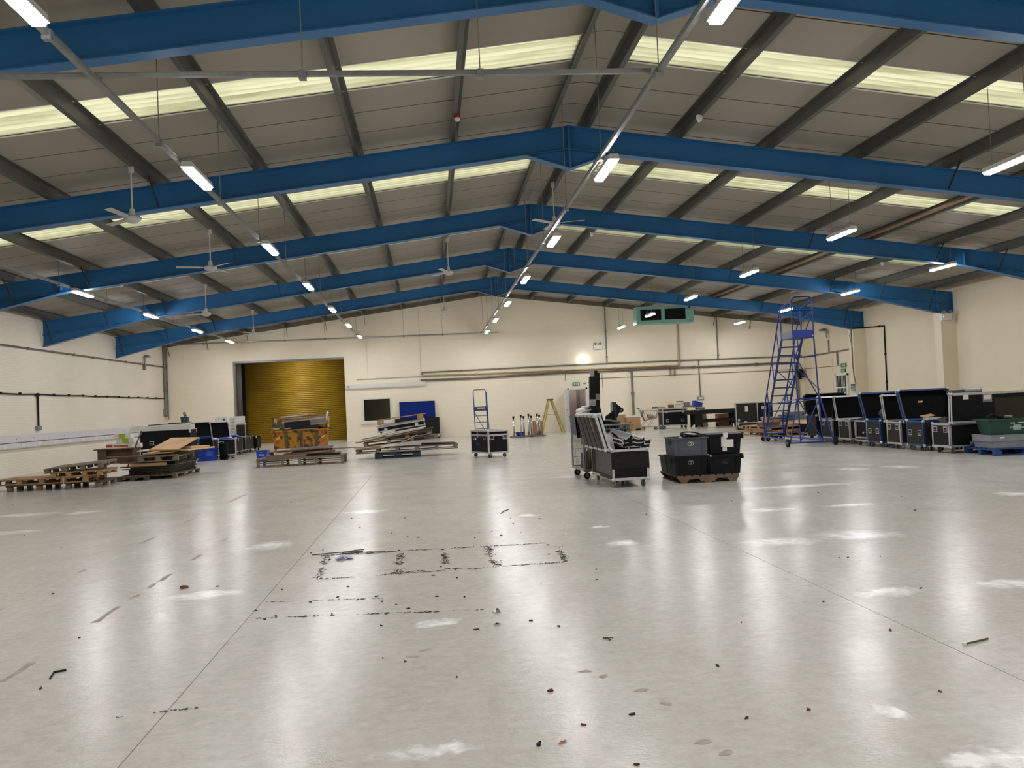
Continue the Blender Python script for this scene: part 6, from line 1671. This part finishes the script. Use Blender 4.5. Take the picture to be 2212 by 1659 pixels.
stf = thing('black_hose', 'black hose and cables heaped in the green crate', 'hose', (11.0, 15.35, .60)); 
MB().path([(-.33, 0, .0), (-.30, 0, .13), (-.2, -.02, .18), (-.08, 0, .13), (.1, .03, .10), (.2, .05, .05)], .035, 8).build('hose_body', m_rubber, stf); MB().ball((.12, .05, .04), .17, 2, (1.2, .9, .45)).build('cable_heap', m_rubber, stf); MB().tube((.02, -.05, .13), (.16, -.05, .12), .03, 8).build('connector', m_dgalv, stf)
for i in range(9):
    t = thing('lamp_fitting', 'black and steel spare fitting heaped left of the grey boxes, %s' % TH[i], 'fitting', (10.80 + .10 * (i % 3) + random.uniform(-.02, .02), 15.75 + .12 * (i // 3), .145 + .075 * (i % 2)), R(random.uniform(0, 180)), 'spare fittings on the blue pallet')
    MB().tube((0, -.05, .05), (0, .06, .05), .045, 10).build('body', m_black if i % 3 else m_dgalv, t); MB().tube((0, -.07, .05), (0, -.05, .05), .052, 10).build('rim', m_galv if i % 2 else m_black, t); bx('bracket', t, (.11, .02, .015), (0, 0, .105), m_dgalv)

# ================================================================== MARKS AND SCRAPS ON THE FLOOR
m_dirt = mat('dark_floor_grime', '3d352c', .95, 0, .4, 20)
m_tape = mat('old_brown_floor_tape', '9d9186', .8, 0, .25, 9)
def grime(label, segs, seed, dens=150, wid=.018):
    """crumbs of black grime left along the outline of removed equipment (uncountable stuff)"""
    rnd = random.Random(seed)
    t = thing('floor_grime', label, 'dirt', (0, 0, 0)); tag(t, kind='stuff')
    b = MB()
    for (x0, y0, x1, y1, w) in segs:
        L_ = math.hypot(x1 - x0, y1 - y0)
        ph = rnd.random() * 9
        for i in range(int(L_ * dens)):
            f_ = rnd.random()
            # broken, clustered line
            if math.sin(f_ * L_ * 7 + ph) + math.sin(f_ * L_ * 17 + ph * 2) + rnd.uniform(-.9, .9) < -.35: continue
            x = x0 + (x1 - x0) * f_ + rnd.gauss(0, w * .9); y = y0 + (y1 - y0) * f_ + rnd.gauss(0, w * .9)
            s = rnd.uniform(.002, .011) * (2.8 if rnd.random() < .10 else 1); a = rnd.random() * 6.28; k = rnd.uniform(.3, .8); n = 5
            vs = [(x + s * math.cos(a + 2 * math.pi * j / n) * rnd.uniform(.6, 1.1), y + s * k * math.sin(a + 2 * math.pi * j / n) * rnd.uniform(.6, 1.1), .0012 + rnd.random() * .002) for j in range(n)]
            vs.append((x, y, .003 + rnd.random() * .004))
            b.add(vs, [(j, (j + 1) % n, n) for j in range(n)])
    b.build('crumbs', m_dirt, t)
    return t
grime('ladder-shaped outline of black grime on the floor in the foreground', [(-1.02, 7.33, 1.14, 7.40, .016), (-1.14, 8.55, 1.2, 8.44, .012), (-1.02, 7.33, -1.10, 8.5, .022), (-.36, 7.37, -.36, 8.5, .024), (.06, 7.45, .06, 8.3, .02), (.50, 7.42, .49, 8.48, .026), (1.12, 7.4, 1.17, 8.2, .02), (-.4, 7.40, .2, 7.44, .02), (-1.14, 8.5, -.45, 8.5, .018)], 3, 260)
grime('two faint parallel grime lines on the floor nearer the viewer', [(-1.40, 6.10, .36, 5.86, .008), (-1.39, 6.60, -.3, 6.42, .007), (-1.40, 6.1, -1.36, 6.14, .01)], 5, 110)
grime('short black grime streak on the floor at lower left', [(-1.42, 4.28, -1.20, 4.30, .008), (-1.7, 4.24, -1.55, 4.25, .006)], 8, 200)
# worn remains of floor tape along two lines
for lab, x, y0, y1, seed, pr in [('broken line of old brown floor tape left of the joint', -2.457, 3.6, 15.0, 11, .62), ('fainter broken line of old floor tape further left', -3.42, 6.4, 16.0, 12, .45), ('pale worn strip along the floor joint', -.42, 3.4, 11.0, 14, .0)]:
    if pr == 0: continue
    rnd = random.Random(seed)
    t = thing('floor_tape', lab, 'tape', (x, 0, 0)); tag(t, kind='stuff')
    b = MB(); y = y0
    while y < y1:
        l_ = rnd.uniform(.08, .5)
        if rnd.random() < pr:
            n = 6; vs = []
            for j in range(n): vs.append((-.022 + rnd.uniform(-.008, .012), y + l_ * j / (n - 1), .0012))
            for j in range(n): vs.append((.022 + rnd.uniform(-.012, .008), y + l_ * j / (n - 1), .0012))
            b.add(vs, [(j, n + j, n + j + 1, j + 1) for j in range(n - 1)])
        y += l_ + rnd.uniform(.02, .3)
    b.build('strips', m_tape, t)
# individual scraps
DEB = [[-1.12,11.33],[-.79,11.4],[-.41,11.04],[.91,12.5],[.91,10.42],[.9,9.96],[1.25,10.23],[-.93,10.38],[-.52,9.76],[-.33,9.4],[-.21,9.32],[.4,9.05],[.46,9.4],[.61,9.45],[.69,9.11],[.92,9.25],[1.33,8.83],[-.39,8.55],[-.34,8.34],[.05,8.44],[.36,8.52],[1.03,7.82],[1.09,8.33],[-1.04,8.28],[-1.18,8.87],[-1.28,8.72],[.15,7.02],[-.05,7.18],[.79,6.56],[1.24,6.6],[1.31,6.98],[-.74,6.95],[-1.27,7.0],[-.78,6.59],[-.97,6.48],[-.62,6.45],[-.48,6.52],[-.43,6.34],[-.02,6.38],[.18,6.3],[-.32,6.21],[-.23,6.06],[-1.34,6.32],[-.76,6.05],[-.39,5.63],[.22,5.37],[.59,5.49],[.74,5.31],[-.34,4.9],[-.21,4.8],[.07,4.46],[-1.22,6.03],[-1.16,6.11],[-1.86,7.31],[-2.31,13.8],[.02,7.55],[.14,7.36],[-7.68,16.18],[-6.93,15.88],[-4.33,10.22],[-5.32,11.5],[-3.24,7.45],[-2.39,5.87],[-2.17,4.81],[5.95,10.29],[5.4,9.1],[5.23,11.13],[3.89,10.82],[2.54,10.07],[3.42,6.79],[3.35,6.81],[3.68,6.75],[1.85,5.09],[2.6,4.7],[3.34,5.61],[.52,4.14],[.6,3.68],[.84,3.75],[1.31,3.6],[1.61,3.64],[.58,5.49],[.73,3.24],[2.28,3.72],[2.55,5.44],[1.43,4.32]]
m_scr = [mat('dark_brown_scrap', '4a3427', .9, 0, .3, 40), mat('rust_scrap', '6a4936', .9, 0, .3, 40), mat('black_scrap', '2a2622', .9, 0, .3, 40)]
scr = []
for k in range(6):
    rnd = random.Random(50 + k)
    b = MB(); n = 7
    top = [(.016 * rnd.uniform(.6, 1.3) * math.cos(6.283 * j / n), .010 * rnd.uniform(.6, 1.3) * math.sin(6.283 * j / n), .006 + .010 * rnd.random()) for j in range(n)]
    bot = [(x * 1.1, y * 1.1, .001) for x, y, z in top]
    b.add(bot + top + [(0, 0, .013)], [(j, (j + 1) % n, n + (j + 1) % n, n + j) for j in range(n)] + [(n + j, n + (j + 1) % n, 2 * n) for j in range(n)] + [tuple(range(n))[::-1]])
    scr.append(b.mesh('leaf_scrap', m_scr[k % 3]))
for i, (x, y) in enumerate(DEB):
    o = obj('leaf_scrap', scr[i % 6], None, (x, y, 0), (0, 0, random.random() * 6))
    s_ = random.uniform(.4, .9); o.scale = (s_ * random.uniform(.9, 1.5), s_ * .9, .6)
    tag(o, 'small dark crumb of leaf or rust lying loose on the open floor', 'scrap', 'loose scraps on the floor')
# dry leaf, cable tie, papers, twigs
lf_ = obj('dry_leaf', scr[1], None, (-2.13, 7.33, 0)); lf_.scale = (2.4, 2.2, 1.6); tag(lf_, 'curled dry brown leaf on the floor near the white chevron mark', 'leaf')
def bit(name, label, cat, loc, rz, parts):
    t = thing(name, label, cat, loc, R(rz))
    for pn, mb, m_ in parts: mb.build(pn, m_, t)
bit('cable_tie', 'black hooked cable tie lying on the lower left floor', 'cable tie', (-2.21, 5.06, 0), 0, [('strap', MB().path([(.02, -.09, .006), (-.01, .03, .006)], .005), m_black), ('hook', MB().path([(-.015, .035, .006), (.05, .05, .008)], .006), m_black)])
def crumple(seed, sx, sy, h):
    rnd = random.Random(seed); n = 5; vs, fs = [], []
    for i in range(n):
        for j in range(n):
            vs.append((sx * (i / (n - 1) - .5) + rnd.uniform(-1, 1) * sx * .06, sy * (j / (n - 1) - .5) + rnd.uniform(-1, 1) * sy * .06, .003 + h * rnd.random() * (1 if 0 < i < n - 1 else .4)))
    for i in range(n - 1):
        for j in range(n - 1): fs.append((i * n + j, i * n + j + 1, i * n + n + j + 1, i * n + n + j))
    return MB().add(vs, fs)
bit('paper_scrap', 'crumpled pale blue paper scrap inside the grime outline', 'paper', (-.90, 8.27, 0), 15, [('sheet', crumple(1, .16, .13, .035), mat('pale_blue_paper', 'b9bfd8', .7)), ('shadow_fold', crumple(3, .07, .05, .03), mat('pale_blue_paper', 'b9bfd8'))])  # the second fold is the same pale blue paper
bit('paper_scrap', 'tiny pale blue paper scrap beside the grime outline', 'paper', (-.37, 8.36, 0), 10, [('sheet', crumple(2, .05, .04, .01), mat('pale_blue_paper', 'b9bfd8')), ('fold', crumple(5, .02, .02, .012), m_white)])
bit('paper_scrap', 'small white wrapper with black print on the floor', 'wrapper', (.385, 5.79, 0), 30, [('sheet', crumple(4, .06, .05, .02), m_white), ('printed_patch', crumple(6, .03, .02, .024), m_black)])
bit('paper_scrap', 'tiny grey wrapper scrap nearer the viewer', 'wrapper', (.36, 5.45, 0), -20, [('sheet', crumple(7, .04, .025, .012), m_galv), ('fold', crumple(8, .02, .015, .014), m_black)])
bit('tape_scrap', 'orange scrap of tape on the foreground floor', 'tape', (.48, 3.51, 0), 40, [('strip', crumple(9, .05, .012, .006), mat('orange_tape', 'b5613c', .6)), ('curl', crumple(10, .015, .012, .012), mat('orange_tape', 'b5613c'))])
bit('bottle_top', 'small dark blue cap on the foreground floor', 'cap', (.38, 3.50, 0), 0, [('body', MB().tube((0, 0, 0), (0, 0, .012), .009, 8), mat('navy_plastic', '1a1f3f', .5)), ('tip', MB().tube((0, 0, .012), (.01, .004, .016), .004, 6), m_black)])
bit('red_chip', 'tiny red chip on the foreground floor', 'chip', (.52, 4.14, 0), 20, [('chip', MB().cbox((0, 0, .005), (.02, .014, .01)), mat('brick_red_card', '84402f')), ('edge', MB().cbox((.008, 0, .009), (.006, .012, .006)), m_board)])
bit('screw_bolt', 'rusty bolt lying on the right foreground floor', 'bolt', (2.82, 4.34, 0), 12, [('shank', MB().tube((0, 0, .008), (.19, .03, .006), .005, 6), m_rust), ('head', MB().tube((-.012, 0, .008), (0, 0, .008), .010, 6), m_white)])
for lab, x, y, a, L_ in [('thin twig along the back left of the grime outline', -1.0, 8.60, 4, .5), ('second thin twig along the back of the grime outline', -.75, 8.52, -3, .45), ('short twig curling up near the blue paper', -.85, 8.66, 35, .25), ('short dark twig on the right foreground floor', .97, 4.94, -60, .06), ('thin dark sliver on the floor well beyond the grime outline', .9, 11.1, 70, .4)]:
    bit('twig', lab, 'twig', (x, y, 0), a, [('stem', MB().path([(-L_ / 2, 0, .006), (0, .01, .010), (L_ / 2, .0, .006)], .005, 5), m_woodd), ('side_shoot', MB().tube((0, .01, .01), (L_ * .2, .04, .008), .003, 5), m_woodd)])
for x, y, a in [(-.1, 5.0, 20), (-.17, 4.89, -10), (.95, 4.05, 10), (1.02, 3.85, -30), (1.05, 3.40, 15), (1.10, 3.28, 40), (.82, 4.3, 60), (.74, 4.4, 0)]:
    rnd = random.Random(int(x * 100 + y * 10) + 300); n = 9
    ring = [(.045 * rnd.uniform(.5, 1.1) * math.cos(6.283 * j / n), .026 * rnd.uniform(.5, 1.1) * math.sin(6.283 * j / n), .0012) for j in range(n)]
    o = MB().add(ring + [(0, 0, .002)], [(j, (j + 1) % n, n) for j in range(n)]).build('paint_flake', mat('brown_bare_patch', 'a89d93', .8, 0, .2, 20), None, (x, y, 0), (0, 0, R(a)))
    tag(o, 'flat brownish worn flake on the foreground floor, %s nearest the viewer' % dict(zip([3.28, 3.40, 3.85, 4.05, 4.3, 4.4, 4.89, 5.0], TH))[y], 'flake', 'worn flakes on the floor')

# faint curved tyre marks
m_tyre = mat('tyre_scuff', 'a49d94', .8, 0, .12, 15)
for i, (cx, cy, r_, a0, a1, w, lab) in enumerate([(-1.2, 10.6, 2.0, 150, 235, .012, 'wide faint tyre arc on the left floor'), (-1.2, 10.6, 1.75, 150, 240, .010, 'inner faint tyre arc on the left floor'), (-1.2, 10.6, 1.45, 160, 235, .010, 'smallest faint tyre arc on the left floor'), (2.2, 13.5, 3.1, 150, 205, .014, 'faint tyre arc leading to the leaning pile'), (2.2, 13.5, 2.7, 150, 210, .012, 'second faint tyre arc leading to the leaning pile')]):
    n = 40; vs, fs = [], []
    for j in range(n + 1):
        a = R(a0 + (a1 - a0) * j / n); k = w * (.5 + .5 * math.sin(j * 1.7) ** 2)
        for q in (r_ - k / 2, r_ + k / 2): vs.append((q * math.cos(a), q * math.sin(a), .0009))
    for j in range(n):
        if (j * 7 + i) % 5 != 0: fs.append((2 * j, 2 * j + 1, 2 * j + 3, 2 * j + 2))
    o = MB().add(vs, fs).build('tyre_mark', m_tyre, None, (cx, cy, 0)); tag(o, lab, 'mark', 'tyre marks')
